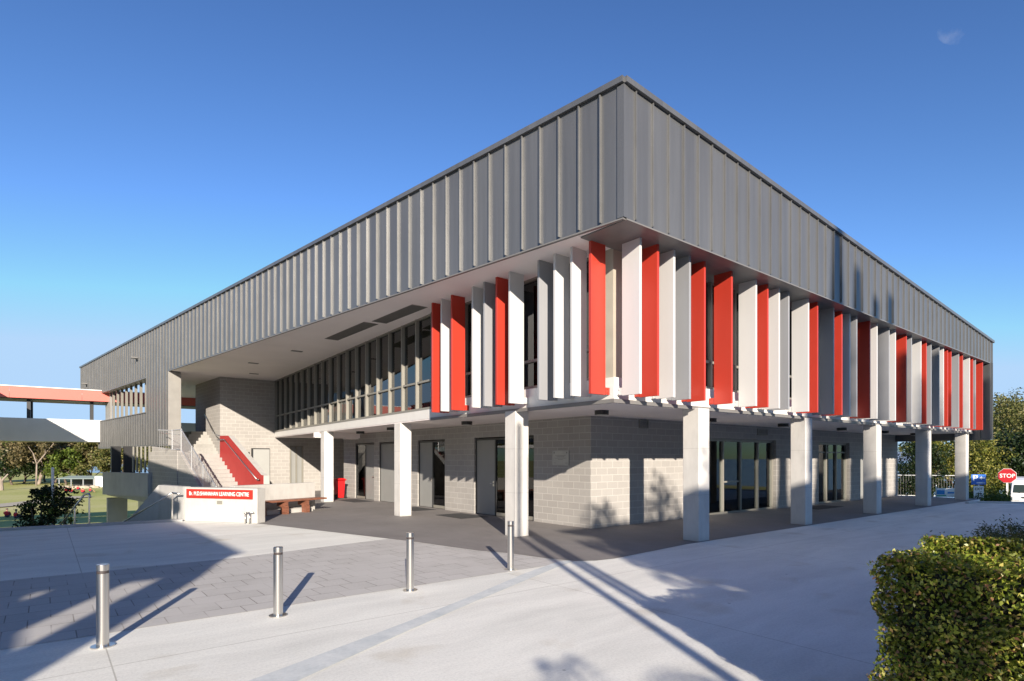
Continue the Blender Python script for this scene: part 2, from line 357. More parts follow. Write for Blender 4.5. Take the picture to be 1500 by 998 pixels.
def tree(name, loc, h, r, leaf, bark, label, cat='tree', group=None, nclump=38, nleaf=90, lsize=.3, trunk_r=.2, crown_lo=.35, seed=1, clump=None, rz=None, lean=0):
    """loc base; h total height; r crown radius"""
    g = random.Random(seed); root = empty(name, loc, label, cat, group)
    cz = h*(crown_lo+1)/2; rzz = h*(1-crown_lo)/2
    mb = MB(); pts = []; x = y = 0; n = 6
    top = h*(crown_lo+.35)
    for i in range(n+1):
        z = top*i/n; pts.append((x, y, z)); x += g.uniform(-.03, .03)*h+lean*h/n; y += g.uniform(-.03, .03)*h
    for i in range(n): mb.tube(pts[i], pts[i+1], trunk_r*(1-.11*i), trunk_r*(1-.11*(i+1)), 7)
    for k in range(7):
        i = g.randint(2, n-1); p = Vector(pts[i]); a = g.uniform(0, 6.28); L = r*g.uniform(.5, .95)
        q = p+Vector((math.cos(a)*L*.5, math.sin(a)*L*.5, L*.45)); e = p+Vector((math.cos(a)*L, math.sin(a)*L, L*g.uniform(.6, 1.1)))
        mb.tube(p, q, trunk_r*.5, trunk_r*.33, 6); mb.tube(q, e, trunk_r*.33, trunk_r*.12, 5)
    mb.build('trunk', bark, root, smooth=True)
    P = crown_pts((0, 0, cz), (r, r, rzz), nclump, nleaf, clump or r*.38, seed)
    leaf_mesh('crown', P, lsize, leaf, root, .55, seed=seed)
    return root

# ================================================================== camera, sky, sun
CAMLOC = (-10.855, -10.42, 1.8); YAW = 38.53
cam = bpy.data.cameras.new('camera'); camo = bpy.data.objects.new('camera', cam); COL.objects.link(camo)
camo.location = CAMLOC; camo.rotation_euler = (rad(90), 0, -rad(YAW))
cam.sensor_width = 36; cam.lens = 36*860/1500; cam.shift_y = 172/1500; cam.clip_end = 9000; cam.clip_start = .05
scene.camera = camo
SUN_DIR = (.467, .884); TAN = .312
el = math.atan(TAN)
sd = Vector((SUN_DIR[0]*math.cos(el), SUN_DIR[1]*math.cos(el), -math.sin(el)))
sl = bpy.data.lights.new('sun', 'SUN'); sl.energy = 9.6; sl.angle = rad(.5); sl.color = (1.0, .885, .745)
so = bpy.data.objects.new('sun', sl); COL.objects.link(so); so.rotation_euler = sd.to_track_quat('-Z', 'Y').to_euler(); so.location = (-20, -30, 20)
w = bpy.data.worlds.new('World'); scene.world = w; w.use_nodes = True; nt = w.node_tree; bg = nt.nodes['Background']
sky = nt.nodes.new('ShaderNodeTexSky'); sky.sky_type = 'NISHITA'; sky.sun_disc = False; sky.sun_elevation = el
sky.sun_rotation = math.atan2(-SUN_DIR[0], -SUN_DIR[1]); sky.air_density = 1.0; sky.dust_density = .3; sky.ozone_density = 2.5
gmn = nt.nodes.new('ShaderNodeGamma'); gmn.inputs[1].default_value = 1.35; nt.links.new(sky.outputs[0], gmn.inputs[0])
mn = nt.nodes.new('ShaderNodeVectorMath'); mn.operation = 'MINIMUM'; mn.inputs[1].default_value = (3.1, 4.6, 6.5)
nt.links.new(mixc(nt, gmn.outputs[0], (.63, .70, .82), 1.0, 'MULTIPLY'), mn.inputs[0]); nt.links.new(mn.outputs[0], bg.inputs[0]); bg.inputs[1].default_value = .15
scene.view_settings.view_transform = 'Standard'; scene.view_settings.look = 'None'; scene.view_settings.exposure = 0
scene.cycles.max_bounces = 8; scene.cycles.transparent_max_bounces = 12

# ================================================================== the setting
def sheet(name, poly, z, mat):
    mb = MB(); mb.add([(p[0], p[1], z) for p in poly], [tuple(range(len(poly)))])
    o = mb.build(name, mat); 
    if o.data.polygons[0].normal.z < 0: o.data.flip_normals()
    return tag(o, kind='structure')

# terrain (lower ground, playing field, slope to the water)
def smooth(a, b, x): t = np.clip((x-a)/(b-a), 0, 1); return t*t*(3-2*t)
xs = np.concatenate([np.linspace(-900, -120, 14), np.linspace(-110, 130, 81), np.linspace(145, 500, 12)])
ys = np.concatenate([np.linspace(-500, -90, 10), np.linspace(-80, 200, 71), np.linspace(220, 900, 14)])
X, Y = np.meshgrid(xs, ys, indexing='ij')
left = -4.0+0*X
Z = left+(2.75)*smooth(19, 26, X)*(1-smooth(2, 60, Y-.0*X))
Z = Z+(-12-Z)*smooth(44, 85, X+.15*Y)
Z += .10*np.sin(X*.21)*np.cos(Y*.17)*(np.abs(X) > 30)
nx, ny = X.shape; me = bpy.data.meshes.new('ground')
vs = np.stack([X, Y, Z], -1).reshape(-1, 3).tolist()
fs = [(i*ny+j, (i+1)*ny+j, (i+1)*ny+j+1, i*ny+j+1) for i in range(nx-1) for j in range(ny-1)]
me.from_pydata(vs, [], fs); me.materials.append(M['grass']); me.update()
g0 = bpy.data.objects.new('ground', me); COL.objects.link(g0); tag(g0, kind='structure')
# water
mw, ntw, bw = new_mat('bay_water'); bw.inputs['Base Color'].default_value = (.22, .32, .42, 1); bw.inputs['Roughness'].default_value = .25
bump(ntw, bw, noise(ntw, coords(ntw, (1, 1, 1)), .4, 4), .3, .3)
sheet('water', [(-200, -6000), (6000, -6000), (6000, 6000), (-200, 6000)], -11.5, mw)
# distant hills
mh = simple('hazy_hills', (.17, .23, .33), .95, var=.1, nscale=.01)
def hills(a0, a1, D, h, seed, name='hills'):
    g = random.Random(seed); mb = MB(); n = 80; ph = [g.uniform(0, 6) for _ in range(5)]
    top = []; bot = []
    for i in range(n+1):
        t = i/n; a = a0+(a1-a0)*t
        d = (math.sin(a), math.cos(a))  # bearing from +y clockwise
        hh = h*(.65+.2*math.sin(9*t+ph[0])+.12*math.sin(23*t+ph[1])+.05*math.sin(61*t+ph[2]))
        bot.append((CAMLOC[0]+d[0]*D, CAMLOC[1]+d[1]*D, -14)); top.append((CAMLOC[0]+d[0]*(D+400), CAMLOC[1]+d[1]*(D+400), hh))
    mb.v = bot+top; mb.f = [(i, i+1, n+1+i+1, n+1+i) for i in range(n)]; mb.mi = [0]*n
    return tag(mb.build(name, mh, smooth=True), kind='structure')
hills(rad(38.5+25), rad(38.5+60), 2600, 48, 3)
hills(rad(38.5-60), rad(38.5-15), 1500, 32, 5)

# upper terrace slab (trowelled concrete)
terr = MB()
terr.prism([(-70, -70), (70, -70), (70, -45), (24, -16), (19.6, -9.2), (19.55, -5.0), (18.3, -3.6), (21.3, -3.05), (21.3, 1), (21.3, 30), (-1, 30), (-6.9, 27), (-7.0, 21), (-7.45, 12), (-7.72, 8.62), (-12, 9.0), (-70, 13)], -4.6, 0)
tag(terr.build('ground_paving', M['ground_concrete']), kind='structure')
sheet('charcoal_pavement', [(-6.3, 6.6), (-4.68, .9), (-4.28, -1.1), (-3.98, -1.75), (-3.82, -2.62), (-3.62, -3.1), (-3.3, -3.3), (-2.9, -3.36), (-2.0, -3.27), (-.4, -3.12), (2.15, -3.12), (21.2, -3.12), (21.2, 22), (-5.2, 22), (-5.5, 12)], .004, M['charcoal'])
sheet('paver_pavement', [(-70, -3.2), (-3.64, -3.12), (-3.84, -2.62), (-4.0, -1.75), (-4.3, -1.1), (-4.70, .9), (-4.86, 1.5), (-8.15, .93), (-70, 1.0)], .004, M['pavers'])
sheet('patched_trench_path', [(-12.4, -7.55), (-9.2, -5.62), (-7.9, -4.98), (-6.7, -4.42), (-4.4, -3.4), (-3.72, -3.14), (-3.66, -3.02), (-3.9, -2.97), (-5.0, -3.4), (-6.5, -4.12), (-7.8, -4.70), (-9.6, -5.42), (-12.6, -7.2)], .008, M['strip'])
# low kerb along the terrace edge
kb = MB(); kb.prism([(-70, 12.6), (-12, 8.72), (-7.8, 8.38), (-7.78, 8.6), (-12, 8.98), (-70, 12.95)], .0, .06)
tag(kb.build('kerb', M['lower_concrete']), kind='structure')
kb = MB(); kb.prism([(17.6, -3.42), (18.35, -3.5), (19.62, -4.95), (19.66, -9), (19.5, -9), (19.46, -5.05), (18.25, -3.66), (17.6, -3.56)], -.3, .07)
tag(kb.build('road_kerb', M['column'], bevel=.02), kind='structure')
# light sandy running path and lower court on the field
sheet('path', [(-40, 64), (-18.5, 76), (-13, 82), (-5, 97), (-7.5, 99), (-15.5, 86), (-42, 69)], -3.9, simple('sandy_path', (.42, .37, .28), .9, var=.1))
sheet('lower_court', [(-60, 72), (-17.8, 72), (-15.0, 82), (-60, 82)], -3.87, simple('lower_court_asphalt', (.11, .11, .12), .9, var=.1))
sheet('lower_road', [(24.9, -14), (60, -14), (60, -1.2), (33, -.6), (25.2, -1.2)], -1.22, simple('asphalt', (.06, .06, .062), .9, var=.2))

# ================================================================== the building
B = empty('learning_centre', (0, 0, 0), 'long two storey grey metal clad building on concrete columns with red and white fins', 'building')
BP = B
# ground floor block walls -------------------------------------------------
WT = 2.89
def wall_y(name, x, segs, zt=WT, t=.19, heads=2.45):
    mb = MB()
    for (a, b, kind) in segs:
        if kind: mb.box(x, x+t, a, b, 0, zt)
        else: mb.box(x, x+t, a, b, heads, zt)
    return mb.build(name, M['block'], BP)
wall_y('block_wall', 0, [(0, 2.22, 1), (2.22, 5.17, 0), (5.17, 6.95, 1), (6.95, 8.85, 0), (8.85, 10.3, 1), (10.3, 12.08, 0), (12.08, 12.53, 1), (12.53, 14.48, 0), (14.48, 15.74, 1)])
mb = MB()
for (a, b, k) in [(.19, 5.25, 1), (5.25, 9.38, 0), (9.38, 12.68, 1), (12.68, 15.5, 0), (15.5, 16.6, 1), (16.6, 18.2, 0), (18.2, 20.9, 1)]:
    mb.box(a, b, 0, .19, 0 if k else 2.42, WT)
mb.box(20.71, 20.9, .19, 14, 0, WT)
mb.build('block_wall', M['block'], BP)
mb = MB()   # recess at the far end of the left side
mb.box(.19, 2.6, 15.55, 15.74, 0, WT); mb.box(2.6, 2.79, 15.74, 21.55, 0, WT)
mb.build('block_wall', M['block'], BP)
# stair tower and rear wall under it (blockwork, full height above)
TY = 21.5
mb = MB()
mb.prism([(-4.02, TY), (-1.35, TY), (-1.35, TY+.2), (-3.8, TY+.2), (-4.05, 26), (-4.3, 26)], 0, 5.85)
mb.box(-1.35, -.62, TY, TY+.2, 0, 2.89); mb.box(.1, 2.6, TY, TY+.2, 0, 2.89); mb.box(-.62, .1, TY, TY+.2, 2.45, 2.89)
mb.build('stair_tower_wall', M['block'], BP)
# floor slab of the upper level
SL = [(-2.45, -2.95), (20.55, -2.95), (20.55, 21.4), (-1.42, 21.4), (-2.45, 3.7)]
mb = MB(); mb.prism(SL, 2.9, 3.16); mb.build('floor_slab', M['slab_edge'], BP)
mb = MB(); mb.prism([(-2.44, -2.94), (20.54, -2.94), (20.54, 21.4), (-1.40, 21.4), (-2.44, 3.7)], 2.872, 2.897); mb.build('slab_soffit', M['soffit'], BP)
mb = MB(); mb.box(-2.50, 20.6, -3.0, -2.93, 2.84, 2.915); mb.box(-2.50, -2.43, -2.93, 3.7, 2.84, 2.915); mb.build('drip_flashing', M['trim'], BP)
mb = MB(); mb.box(-.6, 2.5, 14.1, 14.4, 2.62, 2.87); mb.box(-2.0, 0, 13.95, 14.1, 2.66, 2.87); mb.build('soffit_beam', M['soffit'], BP)
# interior
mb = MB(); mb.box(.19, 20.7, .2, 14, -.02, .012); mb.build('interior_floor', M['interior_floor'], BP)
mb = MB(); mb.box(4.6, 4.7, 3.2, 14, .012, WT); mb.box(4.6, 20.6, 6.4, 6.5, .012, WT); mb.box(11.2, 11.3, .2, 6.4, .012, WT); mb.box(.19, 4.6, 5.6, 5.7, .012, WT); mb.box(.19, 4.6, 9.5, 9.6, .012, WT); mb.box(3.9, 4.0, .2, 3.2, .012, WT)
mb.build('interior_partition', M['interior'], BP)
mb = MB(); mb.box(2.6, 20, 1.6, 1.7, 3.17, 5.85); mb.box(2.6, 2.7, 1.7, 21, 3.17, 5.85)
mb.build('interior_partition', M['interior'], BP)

# columns ------------------------------------------------------------------
def column(x, y, s=.4):
    mb = MB(); mb.box(x, x+s, y, y+s, 0.002, 2.872)
    o = mb.build('column', M['column'], BP, bevel=.012)
    mb = MB(); mb.box(x-.008, x+s+.008, y-.008, y+s+.008, .0045, .014); mb.build('sealant_joint', M['trim'], o)
for k in range(5): column(.07+4.93*k, -3.10+.045*k)
for (x, y) in ((-2.52, -.08), (-2.35, 5.75), (-2.0, 12.9)): column(x, y, .39)

# doors in the left wall ---------------------------------------------------
def door_set_y(x, y0, y1, leaves, h=2.42, handle=None, label=None):
    """frame in plane x (facing -x), leaves: list of (a,b,'solid'/'glass')"""
    fr = MB(); d0, d1 = x+.05, x+.13
    fr.box(d0, d1, y0, y0+.05, 0, h); fr.box(d0, d1, y1-.05, y1, 0, h); fr.box(d0, d1, y0+.05, y1-.05, h-.06, h)
    for i, (a, b, k) in enumerate(leaves[:-1]): fr.box(d0, d1, b-.03, b+.03, 0, h-.06)
    fo = fr.build('door_frame', M['frame_dark'], BP)
    for a, b, k in leaves:
        if k == 'solid':
            q = MB(); q.box(x+.07, x+.11, a+.03, b-.03, .02, h-.06); p = q.build('door', M['door_grey'], BP)
            hy = a+.12 if handle == 'near' else b-.12
            q = MB(); q.tube((x+.07, hy, 1.0), (x+.01, hy, 1.0), .012); q.tube((x+.01, hy, 1.0), (x+.01, hy+(.1 if handle == 'near' else -.1), 1.0), .011); q.box(x+.062, x+.071, hy-.03, hy+.03, .92, 1.08)
            q.build('handle', M['steel'], p)
        else:
            q = MB(); q.box(x+.08, x+.09, a+.03, b-.03, .02, h-.06); p = q.build('glass_panel', M['glass_door'], BP)
            q = MB(); q.box(x+.065, x+.079, a+.03, b-.03, .02, .12); q.box(x+.065, x+.079, a+.03, a+.07, .12, h-.06); q.build('panel_frame', M['frame'], p)
door_set_y(0, 2.22, 5.17, [(2.22, 3.1, 'glass'), (3.1, 4.1, 'glass'), (4.1, 5.17, 'solid')], handle='near')
door_set_y(0, 6.95, 8.85, [(6.95, 7.85, 'glass'), (7.85, 8.85, 'solid')], handle='near')
door_set_y(0, 10.3, 12.08, [(10.3, 12.08, 'solid')], handle='near')
door_set_y(0, 12.53, 14.48, [(12.53, 13.5, 'solid'), (13.5, 14.48, 'glass')], handle='near')
# recess doorway (dark)
mb = MB(); mb.box(2.55, 2.6, 15.9, 17.4, .02, 2.4); mb.build('glass_panel', M['glass_door'], BP)
# doors in stair tower wall
mb = MB(); mb.box(-3.35, -2.63, TY-.02, TY-.003, .0, 2.1); p = mb.build('door', M['frame_dark'], BP, label='dark glazed door beside the stair')
mb = MB(); mb.box(-3.0, -2.8, TY-.035, TY-.022, 1.55, 1.85); mb.build('notice', M['white'], p)
mb = MB(); mb.box(-2.48, -1.67, TY-.09, TY-.05, .06, 2.25); p = mb.build('door', simple('pale_door', (.34, .345, .335), .5, var=.02), BP, label='pale grey door leaf')
mb = MB(); mb.box(-2.56, -2.48, TY-.1, TY-.003, 0, 2.3); mb.box(-2.48, -1.67, TY-.1, TY-.003, 2.25, 2.3); mb.build('door_frame', M['frame_dark'], p)
mb = MB(); mb.box(-.62, -.55, TY-.03, TY+.1, 0, 2.45); mb.box(-.3, -.24, TY-.03, TY+.1, 0, 2.45); mb.box(.03, .1, TY-.03, TY+.1, 0, 2.45); mb.box(-.62, .1, TY-.03, TY+.1, 2.4, 2.45); p = mb.build('door_frame', M['frame'], BP)
mb = MB(); mb.box(-.55, .03, TY+.04, TY+.05, 0, 2.4); mb.build('grey_reflection_pane', M['door_grey'], p)  # glass pane, its reflection of the blockwork painted as plain grey

# glazed fronts in the right wall -------------------------------------------
def glass_front(x0, x1, y, mull, h=2.40, transom=None):
    fr = MB()
    fr.box(x0, x1, y, y+.1, h-.07, h+.02); fr.box(x0, x1, y, y+.1, 0.004, .06)
    for m in mull: fr.box(m-.035, m+.035, y-.02, y+.12, .06, h-.07)
    fo = fr.build('glazed_front', M['frame'], BP)
    g = MB(); g.box(x0+.01, x1-.01, y+.045, y+.055, .06, h-.07); g.build('glass', M['glass_door'], fo)
    if transom:
        t = MB()
        for a, b, z in transom: t.box(a, b, y+.02, y+.08, z, z+.05)
        t.build('transom', M['frame'], fo)
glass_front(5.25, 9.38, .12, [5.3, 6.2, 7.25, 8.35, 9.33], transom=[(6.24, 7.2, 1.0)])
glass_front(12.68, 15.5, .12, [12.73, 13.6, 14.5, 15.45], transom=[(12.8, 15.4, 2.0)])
mb = MB(); mb.box(16.6, 18.2, .1, .14, .02, 2.42); p = mb.build('door', M['door_grey'], BP, label='grey flush door at the far end')
mb = MB(); mb.box(17.95, 18.07, .03, .1, .98, 1.02); mb.build('handle', M['steel'], p)

# wall vents, plaque, lights --------------------------------------------------
def vent(x0, x1, z0, z1):
    mb = MB(); 
    mb.box(x0, x1, -.025, -.002, z0, z0+.02); mb.box(x0, x1, -.025, -.002, z1-.02, z1); mb.box(x0, x0+.02, -.025, -.002, z0+.02, z1-.02); mb.box(x1-.02, x1, -.025, -.002, z0+.02, z1-.02)
    p = mb.build('wall_vent', M['frame'], BP)
    mb = MB(); n = 7
    for i in range(n):
        z = z0+.03+(z1-z0-.06)*i/n; mb.box(x0+.02, x1-.02, -.018, -.003, z, z+.012)
    mb.build('louvre', M['trim'], p)
vent(1.88, 2.28, 2.62, 2.85); vent(8.1, 8.75, 2.58, 2.80)
mb = MB(); mb.box(-.02, -.002, .78, 1.42, 1.60, 2.0); p = mb.build('plaque', simple('plaque_metal', (.38, .37, .36), .4, .3), BP, label='small grey metal plaque fixed to blockwork')
mb = MB()
for z, a, b in ((1.86, .9, 1.3), (1.83, .95, 1.25), (1.79, .88, 1.32), (1.75, 1.0, 1.2), (1.66, .84, .92), (1.66, 1.28, 1.36)): mb.box(-.024, -.021, a, b, z, z+.008)
mb.box(-.024, -.021, .84, .87, 1.92, 1.96); mb.box(-.024, -.021, 1.33, 1.36, 1.92, 1.96)
mb.build('engraving', M['trim'], p)
def clight(x, y):
    mb = MB(); mb.tube((x, y, 2.775), (x, y, 2.871), .16, n=20); p = mb.build('ceiling_light', M['blackm'], BP, smooth=False)
    mb = MB(); mb.tube((x, y, 2.762), (x, y, 2.774), .12, n=18); mb.build('diffuser', simple('diffuser', (.55, .54, .5), .4), p)
for p_ in ((-1.0, -1.3), (-1.15, 3.9), (-1.3, 8.4), (-.9, 11.9), (-.6, 17.5), (3.3, -1.3), (7.2, -1.35), (11.3, -1.4), (15.2, -1.4), (18.6, -1.4)): clight(*p_)
for (x, y, a, b) in ((-1.3, 4.1, -.35, 5.3), (-1.25, 7.2, -.3, 8.3), (-1.2, 10.6, -.3, 13.2)):
    pass

# upper glazing ----------------------------------------------------------------
ZS = 5.85; TR = 3.96
def glazing(a, b, spacing, inward, z0=3.16, z1=ZS, depth=.16, tr=TR, offs=None, wide=.055):
    """a->b (xy); inward unit normal"""
    a = Vector(a); b = Vector(b); d = (b-a); L = d.length; d /= L; n = Vector(inward)
    fr = MB(); st = offs or [spacing*i for i in range(int(L/spacing)+1)]
    def bx(s0, s1, u0, u1, zz0, zz1):
        P = [a+d*s0+n*u0, a+d*s1+n*u0, a+d*s1+n*u1, a+d*s0+n*u1]
        fr.prism([(p.x, p.y) for p in P], zz0, zz1)
    st = [s for s in st if s < L-.03]+[L-wide]
    for s in st: bx(s, s+wide, 0, depth, z0+.07, z1)
    for s, e in zip(st[:-1], st[1:]):
        bx(s+wide+.0005, e-.0005, .03, depth-.03, tr, tr+.055); bx(s+wide+.0005, e-.0005, .02, depth-.02, z1-.05, z1)
    bx(0, L, -.02, depth, z0, z0+.068)
    o = fr.build('window_strip', M['frame'], BP)
    g = MB(); u = depth*.62; P = [a+n*u, b+n*u, b+n*(u+.01), a+n*(u+.01)]
    g.prism([(p.x, p.y) for p in P], z0+.02, z1-.005); g.build('glass', M['glass'], o)
    return o
dv = Vector((1.03, 17.7)).normalized()
glazing((-2.43, 3.75), (-1.43, 21.35), .98, (dv.y, -dv.x))
glazing((-2.3, -2.6), (-2.3, 3.7), .98, (1, 0), z0=3.34)
glazing((-2.0, -2.78), (20.5, -2.78), 1.01, (0, 1), z0=3.34)
mb = MB(); mb.box(-2.3, -1.98, -2.8, -2.6, 3.34, ZS); mb.build('corner_post', simple('beige_panel', (.36, .33, .27), .5), BP)
mb = MB(); mb.box(-2.42, 20.5, -2.93, -2.70, 3.16, 3.335); mb.box(-2.42, -2.25, -2.70, 3.7, 3.16, 3.335); mb.build('spandrel', M['slab_edge'], BP)
mb = MB(); mb.box(-2.46, -2.24, 3.70, 3.745, 3.16, ZS); mb.build('return_panel', M['trim'], BP)

# sun fins -----------------------------------------------------------------------
RF = [(-2.34,'w'),(-1.83,'r'),(-1.33,'w'),(-.82,'g'),(-.31,'r'),(.70,'r'),(1.70,'w'),(2.21,'r'),(2.74,'w'),(3.20,'g'),(4.22,'w'),(4.72,'r'),(5.66,'g'),(6.17,'r'),(6.68,'w'),(7.14,'g'),(8.07,'r'),(8.6,'w'),(9.54,'g'),(10.06,'w'),(11.0,'r'),(11.47,'g'),(12.37,'w'),(12.89,'r'),(13.38,'g'),(14.23,'g'),(14.72,'w'),(15.19,'r'),(15.59,'r'),(16.52,'g'),(17.0,'r'),(17.92,'w'),(18.35,'r'),(18.72,'g'),(19.74,'r')]
LF = [(-2.82,'r'),(-2.33,'w'),(-1.85,'w'),(-1.37,'g'),(-.41,'w'),(.06,'r'),(.53,'g'),(1.0,'w'),(1.91,'r'),(2.39,'w'),(2.84,'r')]
FM = {'w': M['fin_white'], 'r': M['fin_red'], 'g': M['fin_grey']}; FL = {'w': 'white vertical fin', 'r': 'red vertical fin', 'g': 'grey vertical fin'}
for x, c in RF:
    mb = MB(); mb.box(x-.03, x+.03, -3.50, -3.08, 2.97, ZS-.004)
    o = mb.build('sun_fin', FM[c], BP, bevel=.004, label=FL[c])
    q = MB(); q.box(x-.03, x+.03, -3.075, -2.952, 2.985, 3.12)
    for z in (3.01, 3.09): q.tube((x-.045, -3.02, z), (x+.045, -3.02, z), .012, n=6)
    q.build('bracket', FM[c], o)
for y, c in LF:
    mb = MB(); mb.box(-2.96, -2.57, y-.03, y+.03, 2.99, ZS-.004)
    o = mb.build('sun_fin', FM[c], BP, bevel=.004, label=FL[c])
    q = MB(); q.box(-2.565, -2.455, y-.03, y+.03, 3.0, 3.13)
    for z in (3.03, 3.10): q.tube((-2.51, y-.045, z), (-2.51, y+.045, z), .012, n=6)
    q.build('bracket', FM[c], o)

# metal clad fascias ---------------------------------------------------------------
CN = Vector((-3.24, -3.87)); DL = Vector((-3.12, 24.65)).normalized(); NL = Vector((DL.y, -DL.x))   # inward
DR = Vector((24.24, .32)).normalized(); NR = Vector((-DR.y, DR.x))
ZT = 8.2
def seg(mb, d, n, s0, s1, u0, u1, z0, z1a, z1b=None, z0b=None):
    P = [CN+d*s0+n*u0, CN+d*s1+n*u0, CN+d*s1+n*u1, CN+d*s0+n*u1]
    z1b = z1a if z1b is None else z1b; z0b = z0 if z0b is None else z0b
    mb.prism([(p.x, p.y) for p in P], [z0, z0b, z0b, z0], [z1a, z1b, z1b, z1a])
T = .5
S_BOX, S_W0, S_W1, S_END = 24.85, 28.4, 39.0, 44.9; S_BEND = 39.2
cl = MB()
seg(cl, DL, NL, .12, S_BOX, 0, T, ZS, ZT-.10)
seg(cl, DL, NL, S_BOX, S_END, 0, T, 5.88, ZT-.10)
seg(cl, DL, NL, S_BOX, S_W0, 0, T, 2.41, 5.88)
seg(cl, DL, NL, S_W0, S_BEND, 0, T, 2.41, 4.08)
seg(cl, DL, NL, S_BEND, S_END, 0, T, 5.86, 5.88)
ribs = []
s = .46
while s < S_END:
    if s < S_BOX-.05: zz = [(ZS+.02, ZT-.12)]
    elif s < S_W0: zz = [(2.44, ZT-.12)]
    elif s < S_BEND: zz = [(2.44, 4.06), (5.9, ZT-.12)]
    else: zz = [(5.9, ZT-.12)]
    cl.cur = 1
    for a, b in zz: seg(cl, DL, NL, s-.011, s+.011, -.05, -.001, a, b)
    s += .465
    if S_BOX < s < S_BOX+.2: s += .0
fl = cl.build('metal_cladding', [M['clad'], M['seam']], BP)
cr = MB(); zt = lambda s: ZT-.0565*s
LR = 24.24
seg(cr, DR, NR, 0, LR, 0, .3, ZS, zt(0)-.10, zt(LR)-.10)
s = .30
while s < LR-.1:
    cr.cur = 1; seg(cr, DR, NR, s-.010, s+.010, -.035, -.001, ZS+.02, zt(s-.014)-.11, zt(s+.014)-.11); s += .467
cr.cur = 0
cr.box(20.62, 21.0, -3.22, 20, 2.57, 5.84)
seg(cr, DR, NR, LR-.42, LR, 0, .30, 2.57, ZS-.002)
for s in (LR-.3, LR-.12): seg(cr, DR, NR, s-.012, s+.012, -.04, -.001, 2.6, ZS+.015)
cr.build('metal_cladding', [M['clad_right'], M['seam']], BP)
# cappings and base trims
cp = MB()
seg(cp, DL, NL, -.02, S_END+.02, -.07, T+.02, ZT-.10, ZT)
seg(cp, DR, NR, .0, LR+.03, -.07, .34, zt(0)-.099, zt(0)+.0, zt(LR), zt(LR)-.099)
cp.build('roof_capping', M['clad'], BP)
cp = MB()
seg(cp, DL, NL, .0, S_BOX-.05, -.02, .05, ZS-.035, ZS-.011); seg(cp, DR, NR, .06, LR-.44, -.02, 1.06, ZS-.035, ZS-.011)
seg(cp, DL, NL, S_W0-.02, S_BEND, -.06, .1, 4.082, 4.12); seg(cp, DL, NL, S_BOX-.02, S_BEND, -.02, T, 2.375, 2.408)
seg(cp, DL, NL, S_W0, S_BEND+.02, -.03, T, 5.845, 5.879)
cp.build('edge_trim', M['trim'], BP)
# corner flashing
cp = MB(); seg(cp, DL, NL, -.02, .118, -.02, .3, ZS, ZT-.12); cp.build('corner_flashing', M['clad'], BP)
# box return panel (smooth)
cp = MB(); seg(cp, DL, NL, S_BOX-.03, S_BOX-.003, -.02, T+.02, 2.4, ZS-.04); cp.build('return_panel', simple('grey_panel', (.30, .29, .27), .5, .1), BP)
# window strip in the box
for px in np.linspace(S_W0+.5, S_BEND-2.2, 9):
    wb = MB(); seg(wb, DL, NL, px, px+.10, .30, .42, 4.12, 5.845); wb.build('window_blade', M['frame'], BP)
wb = MB(); seg(wb, DL, NL, S_BEND-1.3, S_BEND-.02, .35, .45, 4.12, 5.845); wb.build('infill_panel', bpy.data.materials['grey_panel'], BP)

# soffit / roof deck -------------------------------------------------------------------
sf = MB()
pf = CN+DL*(S_BOX-.03)+NL*.02
SO = [(CN.x+.05, CN.y+.05), (20.6, -3.5), (20.6, 21), (4, 36), (-4.1, 34.5), (pf.x+.02, pf.y)]
sf.prism(SO, ZS-.008, ZS+.22); sf.build('roof_soffit', M['soffit'], BP)
rf = MB(); rf.prism([(CN.x+.35, CN.y+.35), (20.9, -3.2), (20.9, 21), (4, 40), (-8.0, 40), (-5.2, 16)], [7.9, 6.5, 6.5, 7.5, 7.9, 7.9], [7.95, 6.55, 6.55, 7.55, 7.95, 7.95])
rf2 = MB(); rf2.prism([(CN.x+.35, CN.y+.35), (20.9, -3.2), (20.9, 21), (4, 36), (-3.9, 34.3), (-5.75, 20.8)], [7.9, 6.5, 6.5, 7.5, 7.9, 7.9], [7.95, 6.55, 6.55, 7.55, 7.95, 7.95])
rf2.build('roof', M['trim'], BP)
# soffit grilles
for (y0, y1, xo) in ((3.3, 5.75, -3.05), (5.95, 9.1, -3.2)):
    g = MB(); g.box(xo-.24, xo+.24, y0, y1, ZS-.012, ZS-.002); gp = g.build('soffit_grille', simple('grille', (.30, .27, .25), .6), BP)
    g = MB()
    for i in range(12): g.box(xo-.22+i*.038, xo-.205+i*.038, y0+.03, y1-.03, ZS-.022, ZS-.0125)
    g.build('louvre', M['trim'], gp)
for (x, y) in ((-3.0, 19.3), (-3.4, 12), (-3.9, 16)):
    g = MB(); g.box(x-.2, x+.2, y-.08, y+.08, ZS-.03, ZS-.001); g.build('soffit_light', M['trim'], BP)
# wall floodlights
for s_, z in ((42.5, 6.75), (30.0, 7.0)):
    q = CN+DL*s_-NL*.16
    g = MB(); g.box(q.x-.18, q.x+.12, q.y-.14, q.y+.14, z, z+.07); g.tube((q.x, q.y, z), (q.x+.15, q.y, z-.05), .02); g.build('floodlight', M['trim'], BP)
